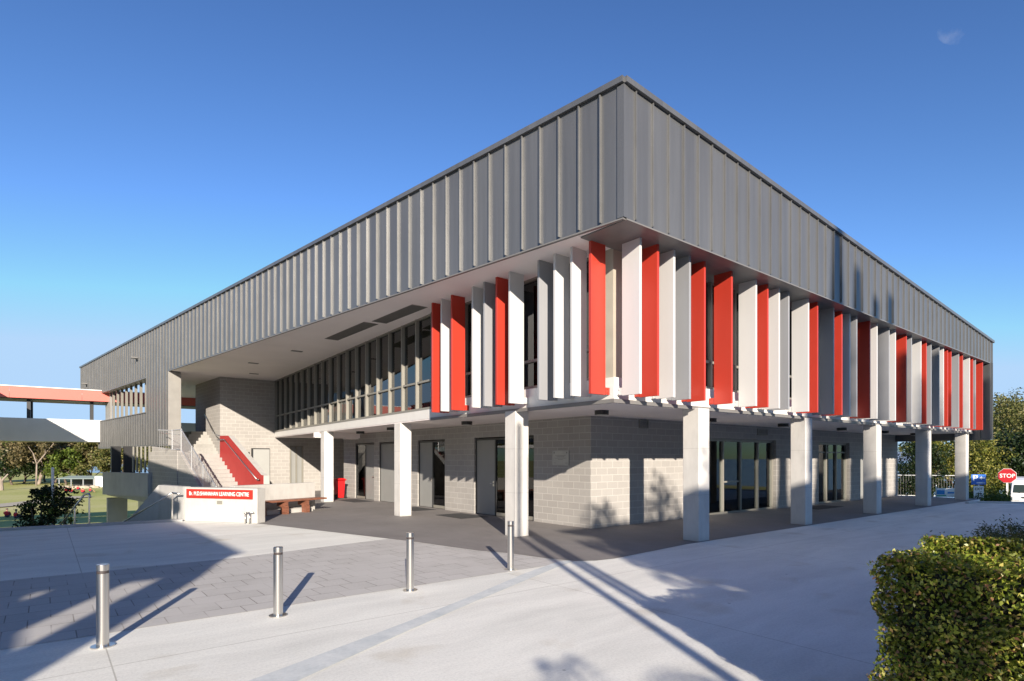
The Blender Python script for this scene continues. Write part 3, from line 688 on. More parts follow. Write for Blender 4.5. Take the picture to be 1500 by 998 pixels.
# legs under the far box and its louvres
lg = MB()
for (x, y, wd) in ((-8.12, 26.6, .42), (-7.62, 26.0, .5)): lg.box(x, x+wd, y, y+.5, -.2, 2.41)
lg.build('column', M['blackm'], BP, label='dark steel column below the clad box')
lg = MB(); lg.box(-8.35, -7.5, 25.7, 26.3, -4.2, -.25); lg.build('column', M['lower_concrete'], BP, label='broad shaded concrete column rising from the lower ground')
for i in range(5):
    t = i/4; x = -7.42+.42*t; y = 24.0-2.2*t; lv = MB(); lv.box(x-.03, x+.03, y-.14, y+.14, 1.1, 2.36); lv.build('screen_blade', M['frame'], BP)
lb = MB(); lb.wallseg((-8.43, 24.9), (-6.98, 21.0), .2, .0, 1.1, -1)
lb.prism([(-8.43, 24.9), (-6.98, 21.0), (-6.0, 21.4), (-6.5, 27), (-8.3, 27)], [-.05, -.3, -.3, -.05, -.05], [.05, .05, .05, .05, .05])
lb.build('walkway_parapet', M['lower_concrete'], BP)

# ================================================================== stair
DS = DL; NS = Vector((DS.y, -DS.x))    # NS points to the right (+x)
ST = empty('staircase', (-4.9, 17.43, 0), 'pale concrete outdoor stair with red side wall beside the block tower', 'staircase')
O = Vector((0, 0))  # local origin = landing edge at right side
def sp(s, u): p = DS*s+NS*u; return (p.x, p.y)
mb = MB(); W = 1.42
for k in range(12):       # lower flight, down toward the camera
    z = 1.98-.165*(k+1); s1 = -.285*k; s0 = -.285*(k+1)
    if z < .01: break
    mb.prism([sp(s0, -W), sp(s1, -W), sp(s1, 0), sp(s0, 0)], 0, z)
mb.prism([sp(0, -W), sp(4.3, -W), sp(5.6, -.4), sp(5.6, 1.4), sp(3.9, 1.38), sp(0, 0.0)], 0, 1.98)
for k in range(7):
    z = 1.98+.17*(k+1); s0 = 4.3+.29*k; s1 = 4.59+.29*k if k < 6 else 9.5
    mb.prism([sp(s0, -.6+.22*k), sp(s1, -.6+.22*k), sp(s1, 1.5), sp(s0, 1.5)], 0, z)
mb.build('steps', M['stair'], ST, bevel=.008)
# right side wall (concrete) with red inner face
prof = [(.0, 2.76), (-.9, 2.74), (-4.25, 1.14), (-4.45, 1.13)]
mb = MB()
for (s0, z0), (s1, z1) in zip(prof[:-1], prof[1:]):
    P = [sp(s0, .03), sp(s1, .03), sp(s1, .26), sp(s0, .26)]; mb.prism(P, 0, [z0, z1, z1, z0])
mb.build('side_wall', M['concrete_wall'], ST)
mb = MB()
for (s0, z0), (s1, z1) in zip(prof[:-1], prof[1:]):
    P = [sp(s0, .003), sp(s1, .003), sp(s1, .028), sp(s0, .028)]; mb.prism(P, 0, [z0+.004, z1+.004, z1+.004, z0+.004])
mb.build('red_side_panel', M['red_panel'], ST)
mb = MB(); hr = [(.0, 2.58), (-.75, 2.58), (-4.1, .98), (-4.3, .98)]
mb.path([(*sp(s, -.09), z) for s, z in hr], .024)
for s, z in ((-.8, 2.56), (-2.0, 1.97), (-3.2, 1.40), (-4.1, .98)): mb.tube((*sp(s, -.09), z-.02), (*sp(s, .0), z-.06), .012)
mb.build('handrail', M['steel'], ST, smooth=True)
mb = MB(); tow = [(.1, 2.6), (4.4, 2.9), (6.0, 3.95)]
mb.path([(*sp(.2, .1), 2.75), (*sp(4.2, 1.2), 3.0), (*sp(6.3, 1.45), 4.1)], .022); mb.build('handrail', M['steel'], ST, smooth=True)
# left stringer of blockwork and galvanised balustrade
mb = MB()
mb.prism([sp(-3.5, -W-.2), sp(0, -W-.2), sp(0, -W-.003), sp(-3.5, -W-.003)], 0, [.12, 2.08, 2.08, .12])
mb.prism([sp(0, -W-.2), sp(4.3, -W-.2), sp(4.3, -W-.003), sp(0, -W-.003)], 0, 2.08)
mb.build('stringer_wall', M['block'], ST)
bl = MB(); u = -W-.1
top = lambda s: 2.98 if s > 0 else 2.98+(s)*.56
for a, b in ((1.2, 0), (0, -4.1)): bl.tube((*sp(a, u), top(a)), (*sp(b, u), top(b)), .025)
for a, b in ((1.2, 0), (0, -3.7)): bl.tube((*sp(a, u), top(a)-.82), (*sp(b, u), top(b)-.82), .02)
s = 1.2
while s > -4.0:
    bl.tube((*sp(s, u), max(top(s)-.82, .03)), (*sp(s, u), top(s)), .009, n=5); s -= .085
for s in (1.2, 0, -1.3, -2.6, -4.0): bl.box(*(lambda p: (p[0]-.025, p[0]+.025, p[1]-.025, p[1]+.025))(sp(s, u)), max(top(s)-.95, 0), top(s)+.03)
bl.tube((*sp(1.2, u), 2.98), (*sp(1.2, u-.55), 2.98), .025); 
for k in range(7): bl.tube((*sp(1.2, u-.08*k), 2.16), (*sp(1.2, u-.08*k), 2.98), .009, n=5)
bl.build('balustrade', M['galv'], ST)
# second handrail curving inside
bl = MB(); bl.path([(*sp(3.5, u+.15), 2.95), (*sp(0, u+.12), 2.75), (*sp(-3.9, u+.12), .62), (*sp(-4.3, u+.4), .6)], .02); bl.build('handrail', M['steel'], ST, smooth=True)
# block wall between box and stair
bw_ = MB(); bw_.wallseg((-7.0, 20.98), (-6.55, 17.3), .2, 0, (2.33, 2.1), 1)
o = bw_.build('block_wall', M['block'], None); tag(o, 'grey blockwork wall below the clad box left of the stair', 'wall')

# ================================================================== entrance sign wall
SW = empty('sign_wall', (-7.72, 8.59, 0), 'low angled concrete wall carrying the red name sign', 'sign wall')
dw = Vector((1.42, -2.03)).normalized(); nw = Vector((-dw.y, dw.x)); LW = 2.5  # nw = back side
def wp(s, u): p = dw*s+nw*u; return (p.x, p.y)
mb = MB(); mb.prism([wp(0, 0), wp(LW, 0), wp(LW, .32), wp(0, .32)], 0.002, .96); mb.build('wall_body', M['concrete_wall'], SW, bevel=.01)
mb = MB(); mb.prism([wp(.10, -.03), wp(LW-.14, -.03), wp(LW-.14, -.003), wp(.10, -.003)], .66, .915); sb = mb.build('sign_board', M['red_sign'], SW)
cu = bpy.data.curves.new('lettering', 'FONT'); cu.body = 'Br. M.D.SHANAHAN LEARNING CENTRE'; cu.size = .16; cu.extrude = .003; cu.align_x = 'CENTER'; cu.align_y = 'CENTER'; cu.offset = 0
def text_obj(cu, name, mat, parent, loc, rot, width=None):
    cu.materials.append(mat) if hasattr(cu, 'materials') else None
    to = bpy.data.objects.new(name+'_tmp', cu); COL.objects.link(to)
    dg = bpy.context.evaluated_depsgraph_get(); dg.update()
    me = bpy.data.meshes.new_from_object(to.evaluated_get(dg)); bpy.data.objects.remove(to)
    me.name = name
    o = bpy.data.objects.new(name, me); COL.objects.link(o)
    if width:
        xs_ = [v.co.x for v in me.vertices]; k = width/(max(xs_)-min(xs_))
        for v in me.vertices: v.co.x *= k
    o.parent = parent; o.location = loc; o.rotation_euler = rot
    return o
c2 = dw*(LW/2-.02)-nw*.035
text_obj(cu, 'lettering', M['letter'], sb, (c2.x, c2.y, .787), (rad(90), 0, math.atan2(dw.y, dw.x)), 2.04)
mb = MB(); mb.prism([wp(1.15, -.012), wp(1.33, -.012), wp(1.33, -.002), wp(1.15, -.002)], .50, .60); mb.build('vent_plate', M['frame'], SW)
# standpipe
tp = empty('garden_tap', (-6.55, 6.72, 0), 'small chromed double tap standing before the sign wall', 'tap')
mb = MB(); mb.path([(0, 0, .0), (0, 0, .26), (-.03, -.05, .28)], .018); mb.path([(.08, -.12, 0), (.08, -.12, .30)], .02); mb.tube((-.02, .02, .3), (.16, -.2, .31), .016); mb.tube((0, 0, .26), (0, 0, .31), .03)
mb.build('pipe', M['steel'], tp, smooth=True)
# low wall behind the bench
lw = MB(); lw.wallseg((-6.35, 8.78), (-3.52, 9.74), .25, .002, .95, 1)
tag(lw.build('low_wall', M['concrete_wall'], bevel=.01), 'low pale concrete wall running behind the timber bench', 'low wall')
# bench
BN = empty('timber_bench', (-6.1, 8.22, 0), 'long red brown timber slat bench before the low concrete wall', 'bench')
db = Vector((2.83, .96)).normalized(); nb = Vector((-db.y, db.x))
def bp_(s, u): p = db*s+nb*u; return (p.x, p.y)
mb = MB()
for i in range(4): mb.prism([bp_(0, .02+i*.12), bp_(2.95, .02+i*.12), bp_(2.95, .125+i*.12), bp_(0, .125+i*.12)], .40, .455)
mb.build('seat', M['timber'], BN, bevel=.006)
for s in (.5, 1.3, 2.1):
    mb = MB(); mb.prism([bp_(s, .05), bp_(s+.14, .05), bp_(s+.14, .45), bp_(s, .45)], .25, .398); mb.prism([bp_(s, .02), bp_(s+.14, .02), bp_(s+.14, .25), bp_(s, .25)], .002, .249); mb.build('leg', M['timber'], BN)
mb = MB(); mb.prism([bp_(.7, .3), bp_(2.6, .3), bp_(2.6, .44), bp_(.7, .44)], .002, .14); mb.build('plinth', M['concrete_wall'], BN)

# stair down: sloping parapet, rails
pd = MB()
pts = [(-7.74, 8.72, .97), (-8.12, 10.41, .97), (-8.95, 12.0, -.45), (-10.3, 14.6, -2.7)]
for a, b in zip(pts[:-1], pts[1:]): pd.wallseg(a[:2], b[:2], .22, -4.2, (a[2], b[2]), -1)
o = pd.build('descending_parapet', M['lower_concrete']); tag(o, 'shaded concrete parapet sloping down beside the lower stair', 'parapet')
def rail(name, pts, posts, label, r=.022, mat='steel'):
    e = empty(name, pts[0], label, 'handrail'); o0 = Vector(pts[0])
    q = MB(); q.path([Vector(p)-o0 for p in pts], r); q.build('rail', M[mat], e, smooth=True)
    for a, b in posts:
        q = MB(); q.tube(Vector(a)-o0, Vector(b)-o0, r*.9); q.build('post', M[mat], e)
    return e
rail('handrail', [(-7.85, 8.5, .78), (-8.0, 8.75, .80), (-9.2, 11.0, -.3)], [((-8.0, 8.75, .0), (-8.0, 8.75, .80))], 'steel handrail against the sloping parapet left of the sign wall', .025)
rail('handrail', [(-9.87, 9.25, .72), (-9.9, 9.3, .82), (-10.0, 9.45, .80), (-10.5, 10.6, -.1), (-11.2, 12, -1)], [((-9.9, 9.3, -.5), (-9.9, 9.3, .80)), ((-10.2, 9.9, -.8), (-10.2, 9.9, .4))], 'steel handrail at the top of the lower stair beside the dark shrub', .025)
sx = empty('lower_stair_box', (-10.1, 12.5, -1.2), 'pale grey concrete plinth top on the lower stair beside the shrub', 'plinth')
mb = MB(); mb.prism([(-.5, -.3), (.4, -.5), (.6, .1), (-.4, .3)], -3, [.45, .35, .3, .4]); mb.build('block', M['lower_concrete'], sx)
wp0 = empty('white_post', (-10.66, 12.3, -3.5), 'slim bright white post rising through the dark shrub', 'post')
mb = MB(); mb.tube((0, 0, 0), (0, 0, 4.95), .036, n=10); mb.ball((0, 0, 4.97), .045); mb.build('shaft', M['white'], wp0)

# ================================================================== bins, mats, bollards
BI = empty('wheelie_bin', (-.62, 14.75, 0), 'bright red wheelie bin against the block wall by the recess', 'bin')
mb = MB(); mb.prism([(-.2, -.2), (.2, -.2), (.2, .2), (-.2, .2)], 0.04, .8)
for i in range(4): x, y, z = mb.v[i]; mb.v[i] = (x*.8, y*.8, z)
mb.build('body', M['bin'], BI, bevel=.02)
mb = MB(); mb.box(-.24, .24, -.26, .26, .80, .86); mb.box(-.2, .2, -.2, .2, .86, .90); mb.build('lid', M['bin'], BI, bevel=.02)
for x in (-.2, .2):
    mb = MB(); mb.tube((x*1.05-.03, -.17, .1), (x*1.05+.03, -.17, .1), .1, n=16); mb.build('wheel', M['tyre'], BI)
mb = MB(); mb.tube((-.2, -.28, .84), (.2, -.28, .84), .018); mb.build('handle', M['bin'], BI)
for i, (x0, x1, y0, y1, lab) in enumerate(((-1.25, -.3, 4.0, 5.5, 'dark rubber mat in front of the wide grey door'), (-1.1, -.25, 7.1, 8.5, 'dark rubber mat at the door nearest the middle column'), (-1.1, -.25, 12.0, 13.9, 'dark rubber mat in front of the red bin side doors'), (10.2, 12.2, -1.1, -.35, 'dark rubber mat between glass doors on right side'))):
    mb = MB(); mb.box(x0, x1, y0, y1, .005, .014); tag(mb.build('door_mat', M['mat']), lab, 'door mat', 'door mats on the dark paving')
bol = empty('bollard', (0, 0, 0), 'b', 'bollard', 'stainless steel bollards along the paving edge')
mb = MB(); mb.tube((0, 0, .01), (0, 0, .70), .052, n=28, cap=False); mb.build('post', M['steel'], bol, smooth=True)
mb = MB(); mb.tube((0, 0, .70), (0, 0, .725), .049, n=28); mb.build('reflective_band', M['band'], bol)
mb = MB(); mb.tube((0, 0, .725), (0, 0, .785), .052, n=28); mb.build('cap', M['steel'], bol, bevel=.004)
mb = MB(); mb.tube((0, 0, .0), (0, 0, .012), .10, n=28); mb.build('base_plate', M['steel'], bol)
labs = ['steel bollard nearest the camera, over the striped shadow on the pavers', 'steel bollard second from the left, in full sun', 'steel bollard third from the left, between two sunlit ones', 'steel bollard in front of the corner concrete column']
for i, (x, y) in enumerate(((-10.42, -3.60), (-8.77, -3.52), (-6.97, -3.32), (-4.99, -3.02))):
    o = bol if i == 0 else copy_tree(bol); o.location = (x, y, 0); o['label'] = labs[i]

# ================================================================== covered bridge (left) and its branch behind the camera
def bridge(name, a, b, width, label, z0=2.8, skip_right=False):
    """a->b line of the front face; width behind (left side of a->b positive)"""
    e = empty(name, (a[0], a[1], 0), label, 'footbridge'); a2 = Vector((0, 0)); d = Vector((b[0]-a[0], b[1]-a[1])); L = d.length; d /= L; n = Vector((-d.y, d.x))
    def P(s, u): p = d*s+n*u; return (p.x, p.y)
    def bx(mb, s0, s1, u0, u1, z0_, z1_): mb.prism([P(s0, u0), P(s1, u0), P(s1, u1), P(s0, u1)], z0_, z1_)
    q = MB(); bx(q, 0, L, .2, width-.2, z0, z0+.3); q.build('deck', M['lower_concrete'], e)
    q = MB(); bx(q, 0, L, 0, .18, z0, 4.16); bx(q, 0, L, width-.18, width, z0, 4.16); q.build('parapet', simple('pale_parapet', (.62, .62, .62), .7, var=.04, nscale=1.5), e)
    q = MB(); bx(q, -.2, L+.2, -.25, width+.25, 5.42, 5.58); bx(q, 0, L, .2, width-.2, 5.3, 5.42); q.build('roof', M['trim'], e)
    for u0, u1 in ((-.30, -.252), (width+.252, width+.30)):
        q = MB(); s = 0
        while s < L: bx(q, s+.006, min(s+3.4, L)-.006, u0, u1, 5.32, 5.97); s += 3.4
        q.build('fascia_panel', M['red_bridge'], e)
    q = MB(); bx(q, -.2, L+.2, -.34, -.2, 5.975, 6.02); bx(q, -.2, L+.2, width+.2, width+.34, 5.975, 6.02); q.build('capping', M['white'], e)
    for s in [v for v in (list(np.arange(L-9.7-3.06*12, L-5, 3.06)) if a[0] < -50 else np.arange(1, L, 3.9)) if v > 0]:
        for u in (.2, width-.38):
            q = MB(); bx(q, s, s+.18, u, u+.18, 4.0, 5.42); q.build('post', M['frame_dark'], e)
    return e
bridge('covered_bridge', (-60, 36.6), (-2.0, 34.2), 2.6, 'elevated covered footbridge with salmon red fascia and pale parapet left of the building')
bridge('covered_bridge', (-13.9, -.6), (-13.9, 33), 4.0, 'elevated covered walkway branch standing outside the left of view')
wb_ = bridge('covered_bridge', (-17.25, -15.4), (-17.25, -1.2), 4.5, 'elevated covered walkway end behind and left of the camera')
q = MB(); q.box(-2.5, 1.30, 8.8, 14.6, 5.7, 6.0); q.build('added_shade_slab', M['trim'], wb_)  # unseen slab added to cast shade on the descending parapet
for xa, xb in ((-17.42, -16.98), (-18.7, -18.0), (-20.0, -19.5), (-21.6, -20.9)):
    q = MB(); q.box(xa+17.25, xb+17.25, -.25, .1, 0, 5.41); q.build('pier', M['lower_concrete'], wb_)

# ================================================================== vegetation: hedge
HD = empty('clipped_hedge', (-4.5, -10.2, 0), 'clipped green box hedge with reddish tips at bottom right', 'hedge')
def hedge_pts(x0, x1, y0, y1, z0, z1, n, seed, rough=.05, side_bias=None):
    r = np.random.default_rng(seed)
    A = {'x0': (y1-y0)*(z1-z0), 'y1': (x1-x0)*(z1-z0), 'z1': (x1-x0)*(y1-y0), 'x1': .4*(y1-y0)*(z1-z0)}
    tot = sum(A.values()); P = []; O = []
    for k, a in A.items():
        m = int(n*a/tot); u = r.uniform(0, 1, m); v = r.uniform(0, 1, m); d = np.abs(r.normal(0, rough, m))+.0
        lump = .045*np.sin(u*(17 if k != 'z1' else 9)+v*11+1.3)+.03*np.sin(v*31+u*23)
        d = d+lump
        X_ = x0+(x1-x0)*u; Y_ = y0+(y1-y0)*u; Z_ = z0+(z1-z0)*v
        if k == 'x0': p = np.stack([x0+d, Y_, Z_], 1); o = (-1, 0, .3)
        elif k == 'x1': p = np.stack([x1-d, Y_, Z_], 1); o = (1, 0, .3)
        elif k == 'y1': p = np.stack([X_, y1-d, Z_], 1); o = (0, 1, .3)
        else: p = np.stack([X_, y0+(y1-y0)*v, z1-d], 1); o = (0, 0, 1)
        # round the upper edges
        e = np.clip((p[:, 2]-(z1-.12))/.12, 0, 1); p[:, 0] += np.where(k == 'x0', e*.05, 0)
        P.append(p); O.append(np.tile(o, (m, 1)))
    return np.concatenate(P), np.concatenate(O)
hx0, hx1, hy0, hy1, hz = -6.86, -5.25, -12.6, -9.0, 1.19
P, O = hedge_pts(hx0, hx1, hy0, hy1, .03, hz, 105000, 11, .028)
P -= np.array([-4.5, -10.2, 0])
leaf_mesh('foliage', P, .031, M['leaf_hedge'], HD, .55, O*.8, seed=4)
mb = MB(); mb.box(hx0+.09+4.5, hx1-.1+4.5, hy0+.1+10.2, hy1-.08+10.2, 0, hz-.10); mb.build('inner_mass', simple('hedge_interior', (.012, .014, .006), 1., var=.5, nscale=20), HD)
r_ = random.Random(3); tw = MB()
for i in range(260):
    x = hx0+.05+r_.uniform(0, .06)+4.5; y = r_.uniform(hy0, hy1)+10.2; z = r_.uniform(.05, .95)
    tw.tube((x, y, z), (x+r_.uniform(-.06, .08), y+r_.uniform(-.1, .1), z+r_.uniform(.06, .22)), .003, .0015, n=4, cap=False)
for i in range(200):   # bare brown twigs, right part of the visible face
    x = hx0+r_.uniform(-.03, .03)+4.5; y = r_.uniform(-10.0, -9.78)+10.2; z = r_.uniform(.2, .95)
    tw.tube((x, y, z), (x+r_.uniform(-.04, .04), y+r_.uniform(-.08, .08), z+r_.uniform(.06, .2)), .0035, .002, n=4, cap=False)
tw.build('twigs', simple('hedge_twigs', (.16, .10, .07), .9, var=.3), HD)
JN = empty('juniper_shrub', (-3.5, -9.95, 0), 'dark low spreading conifer shrub behind the clipped hedge', 'shrub')
P = []
g = np.random.default_rng(5)
for i in range(420):
    c = np.array([g.uniform(-.2, 3.6), g.uniform(-2.0, 1.55), 0]); hh = .70+.08*math.exp(-((c[0]+.3)**2)/3)+g.uniform(-.08, .06)
    a = g.uniform(0, 6.28); m = 340; t = g.uniform(0, 1, m)
    q = np.stack([c[0]+t*.45*math.cos(a), c[1]+t*.45*math.sin(a), hh+t*.16-.5*g.uniform(0, 1, m)**2], 1)+g.normal(0, .05, (m, 3)); P.append(q)
leaf_mesh('foliage', np.concatenate(P), .045, M['leaf_olive'], JN, .3, seed=6)
mb = MB(); mb.ball((1.75, -.3, .1), 1, 18, 10, (1.95, 1.75, .66)); mb.build('inner_mass', bpy.data.materials['hedge_interior'], JN)

# shrub by the lower stair
SB = empty('dark_shrub', (-10.7, 12.6, -3.8), 'dark leafy shrub growing past the terrace edge around the white post', 'shrub')
P = crown_pts((0, 0, 3.55), (.85, .85, 1.35), 60, 110, .24, 21, low=-1)
leaf_mesh('foliage', P, .10, M['leaf_dark'], SB, .6, seed=7)
P = crown_pts((-.1, -.1, 3.6), (.95, .95, 1.4), 26, 30, .2, 22, low=-1)
leaf_mesh('sun_tinted_foliage', P, .09, M['leaf_green'], SB, .6, seed=8)  # lighter leaf colour paints sun on the outer leaves
mb = MB()
for i in range(9):
    a = i*.7; mb.tube((0, 0, 0), (.5*math.cos(a), .5*math.sin(a), 3.6+.1*i), .05, .015, n=5)
mb.build('stem', M['bark'], SB)

# wooded edge of the field
labs = ['tall grey green gum tree at the back of the field, far left', 'broad dark gum with pale forked trunk behind the field', 'gum tree behind the shelter shed', 'grey green gum just left of the concrete column', 'gum seen between shed and column', 'olive gum beyond the field left edge', 'bushy gum behind the forked trunk', 'dense gum at the tree line behind people on the grass']
g = random.Random(12)
def ray_pt(px, t):   # bearing helper used while laying out: px on the 1500 wide frame
    Xc, Yc = (px-750)/860*t, t
    return (CAMLOC[0]+Xc*.7823+Yc*.6229, CAMLOC[1]-Xc*.6229+Yc*.7823)
FT = [(-40,-38.5,132.8,13,'g'),]
kinds = {'g': (M['leaf_gum'], M['bark_light']), 'd': (M['leaf_dark'], M['bark']), 'o': (M['leaf_olive'], M['bark']), 'e': (M['leaf_green'], M['bark']), 'y': (M['leaf_yellow'], M['bark'])}
far = [(-60, 128, 11.5, 5.5, 'g', 'grey green gum tree behind the field, partly past the left edge'), (-8, 134, 12.5, 5.5, 'g', 'grey green gum at the left edge of the tree line'),
 (18, 126, 8.0, 4.4, 'd', 'dark rounded tree in front of the left gums'), (34, 131, 10.5, 4.2, 'e', 'bright green tree left of the pale forked gum'),
 (56, 128, 12.6, 6.0, 'g', 'big gum with pale forked trunk standing above the dark trees'), (80, 133, 11.5, 5.2, 'd', 'dark tree right of the pale forked gum'),
 (96, 127, 8.2, 3.3, 'e', 'light green bushy tree left of the shelter shed'), (112, 135, 12.2, 5.2, 'g', 'brownish gum directly behind the shelter shed'),
 (134, 130, 10.5, 4.6, 'o', 'olive tree right of the shelter shed roof'), (156, 134, 12.4, 5.2, 'g', 'grey gum seen beside the concrete column'),
 (178, 130, 11, 5, 'o', 'olive tree seen between the shaded columns'), (200, 135, 12.5, 5.2, 'g', 'gum seen through the louvre screen gap'), (226, 134, 12, 5, 'o', 'olive tree mostly hidden by the block wall'),
 (2, 140, 12, 6, 'o', 'olive tree at the back of the left tree line'), (66, 143, 13, 6.5, 'o', 'olive crown above the pale forked gum'), (124, 143, 13.2, 6.5, 'g', 'highest gum crown touching the underside of the bridge')]
for i, (px, t, h, r, k, lab) in enumerate(far):
    x, y = ray_pt(px, t); lf, bk = kinds[k]
    tree('gum_tree' if k == 'g' else 'broadleaf_tree', (x, y, -4.1), h, r, lf, bk, lab, group='trees along the far side of the field', nclump=46, nleaf=110, lsize=.55 if k != 'e' else .5, trunk_r=.38 if px == 56 else .25, crown_lo=.05 if k != 'g' else .18, seed=100+i, clump=r*.33)
# pale forked trunk
x, y = ray_pt(53, 122.5)
ft = empty('pale_gum_tree', (x, y, -4.1), 'slender bare forked gum trunk, pale against the dark trees', 'tree', 'trees along the far side of the field')
mb = MB(); mb.tube((0, 0, 0), (.1, 0, 4.6), .17, .14); mb.tube((.1, 0, 4.6), (-.5, .3, 6.9), .14, .09); mb.tube((.1, 0, 4.6), (1.5, -.6, 6.8), .15, .12); mb.tube((1.5, -.6, 6.8), (2.9, -1.6, 9.0), .11, .06); mb.tube((1.5, -.6, 6.8), (1.4, -.3, 9.0), .1, .05); mb.tube((-.5, .3, 6.9), (-1.6, .6, 8.8), .09, .05)
mb.build('trunk', M['bark_light'], ft, smooth=True)
leaf_mesh('crown', crown_pts((.6, -.4, 9.2), (3.4, 3.4, 1.6), 26, 60, 1.0, 77), .5, M['leaf_gum'], ft, .55, seed=77)
x, y = ray_pt(2, 105)
ft = empty('pale_gum_tree', (x, y, -4.0), 'pinkish pale tree stump trunk at the far left of the field', 'tree')
mb = MB(); mb.tube((0, 0, 0), (.0, 0, 1.6), .35, .25); mb.tube((0, 0, 1.6), (.9, 0, 2.9), .2, .1); mb.tube((0, 0, 1.6), (-.4, 0, 3.0), .2, .1); mb.build('trunk', M['bark_light'], ft)
# shelter shed
x, y = ray_pt(122, 119)
SH = empty('shelter_shed', (x, y, -4), 'long open shelter shed with pale green roof across the field', 'shed'); SH.rotation_euler = (0, 0, rad(-YAW)); SH.scale = (1, 1, .8)
mb = MB(); mb.prism([(-3.9, -2), (3.6, -2), (3.6, 2), (-3.9, 2)], 2.0, 2.12); mb.prism([(-3.9, -2), (3.6, -2), (2.6, 0), (-2.9, 0)], [2.121, 2.121, 2.121, 2.121], [2.13, 2.13, 2.75, 2.75]); mb.prism([(3.6, 2), (-3.9, 2), (-2.9, 0.001), (2.6, 0.001)], 2.121, [2.13, 2.13, 2.75, 2.75])
mb.build('roof', M['roof_green'], SH)
for xx in (-3.6, -1.2, 1.2, 3.3):
    mb = MB(); mb.box(xx, xx+.15, -1.8, -1.65, 0, 2.0); mb.build('post', M['galv'], SH)
mb = MB(); mb.box(-3.4, 3.2, 1.7, 1.8, 0, 2.0); mb.build('back_wall', M['frame_dark'], SH)
x, y = ray_pt(152, 118)
WB = empty('storage_shed', (x, y, -4), 'small white storage shed right of the shelter', 'shed'); WB.rotation_euler = (0, 0, rad(-YAW))
mb = MB(); mb.box(-1.1, 1.2, -1, 1, 0, 2.1); mb.build('wall', M['white'], WB); mb = MB(); mb.box(-1.2, 1.3, -1.1, 1.1, 2.101, 2.25); mb.build('roof', M['roof_green'], WB)
# stacked timber / sand in front of the shed
x, y = ray_pt(116, 112)
mb = MB(); g = random.Random(2)
for i in range(7): mb.ball((x+g.uniform(-2.4, 2.4), y+g.uniform(-1, 1), -3.9), g.uniform(.5, .9), 8, 5, (1.4, 1, .6))
tag(mb.build('sand_heap', simple('pale_sand', (.45, .38, .28), .9)), 'pale heap of sand in front of the shelter shed', 'sand heap')

# people sitting on the field ------------------------------------------------
def seated_person(i, px, py_t, lab, rz, shirt, sc=1.0):
    """one continuous skinned body seated on the grass, knees drawn up"""
    x, y = ray_pt(px, py_t); root = empty('person', (x, y, -4.0), lab, 'person', 'people in red on the playing field'); root.rotation_euler = (0, 0, rz); root.scale = (sc,)*3
    J = [(0, 0, .12), (0, -.03, .35), (0, -.02, .56), (0, .02, .68), (0, .05, .80), (0, .06, .90)]
    Rr = [.15, .14, .17, .07, .10, .085]
    E_ = [(0, 1), (1, 2), (2, 3), (3, 4), (4, 5)]
    def add(parent, p, r): J.append(p); Rr.append(r); E_.append((parent, len(J)-1)); return len(J)-1
    for s in (-1, 1):
        a = add(0, (s*.11, .08, .12), .10); b = add(a, (s*.15, .42, .42), .065); c = add(b, (s*.15, .62, .08), .045); add(c, (s*.16, .76, .05), .04)
        a = add(2, (s*.19, 0, .58), .065); b = add(a, (s*.25, .16, .38), .045); add(b, (s*.12, .36, .42), .035)
    me = bpy.data.meshes.new('body'); me.from_pydata(J, E_, []); o = bpy.data.objects.new('body', me); COL.objects.link(o); o.parent = root
    sk = o.modifiers.new('s', 'SKIN'); 
    if not me.skin_vertices: 
        bpy.context.view_layer.objects.active = o
    for v, r in zip(me.skin_vertices[0].data, Rr): v.radius = (r, r)
    me.skin_vertices[0].data[0].use_root = True
    su = o.modifiers.new('u', 'SUBSURF'); su.levels = 1; su.render_levels = 1
    me.materials.append(M['skin'])
    q = MB()
    q.ball((0, -.02, .42), .2, 12, 8, (1.08, .85, 1.25)); q.tube((-.18, 0, .58), (-.26, .12, .42), .085, .07, 8); q.tube((.18, 0, .58), (.26, .12, .42), .085, .07, 8)
    q.build('shirt', shirt, root, smooth=True)
    q = MB(); q.ball((0, .02, .17), .19, 12, 6, (1.05, 1.0, .75)); q.tube((-.11, .08, .14), (-.14, .36, .38), .115, .085, 8); q.tube((.11, .08, .14), (.14, .36, .38), .115, .085, 8); q.build('shorts', M['navycloth'], root, smooth=True)
    q = MB(); q.ball((0, .035, .875), .115, 12, 8, (.95, 1.05, .95)); 
    q.build('hair', M['bark'], root, smooth=True)
    return root
pl = [(10, 57, 'person in red shirt seated at the far left on the sandy strip', .6), (23, 56, 'person in bright red seated right beside the far left one', -.4), (101, 100, 'person in red at mid field, left of the shrub top', .2), (104, 97, 'person in red seated just right of the white post', .8),
      (114, 105, 'person in red alone below the shed', 0), (121, 96, 'person in red seated nearest to the handrail top', .5), (132, 99, 'person in red at the right end of the seated row', -.5), (97, 99, 'person in red showing through the shrub leaves', .3), (70, 97, 'person in red left of the white post', 2.)]
for i, (px, t, lab, rz) in enumerate(pl): seated_person(i, px, t, lab, rz-.9, M['redcloth'], .95)

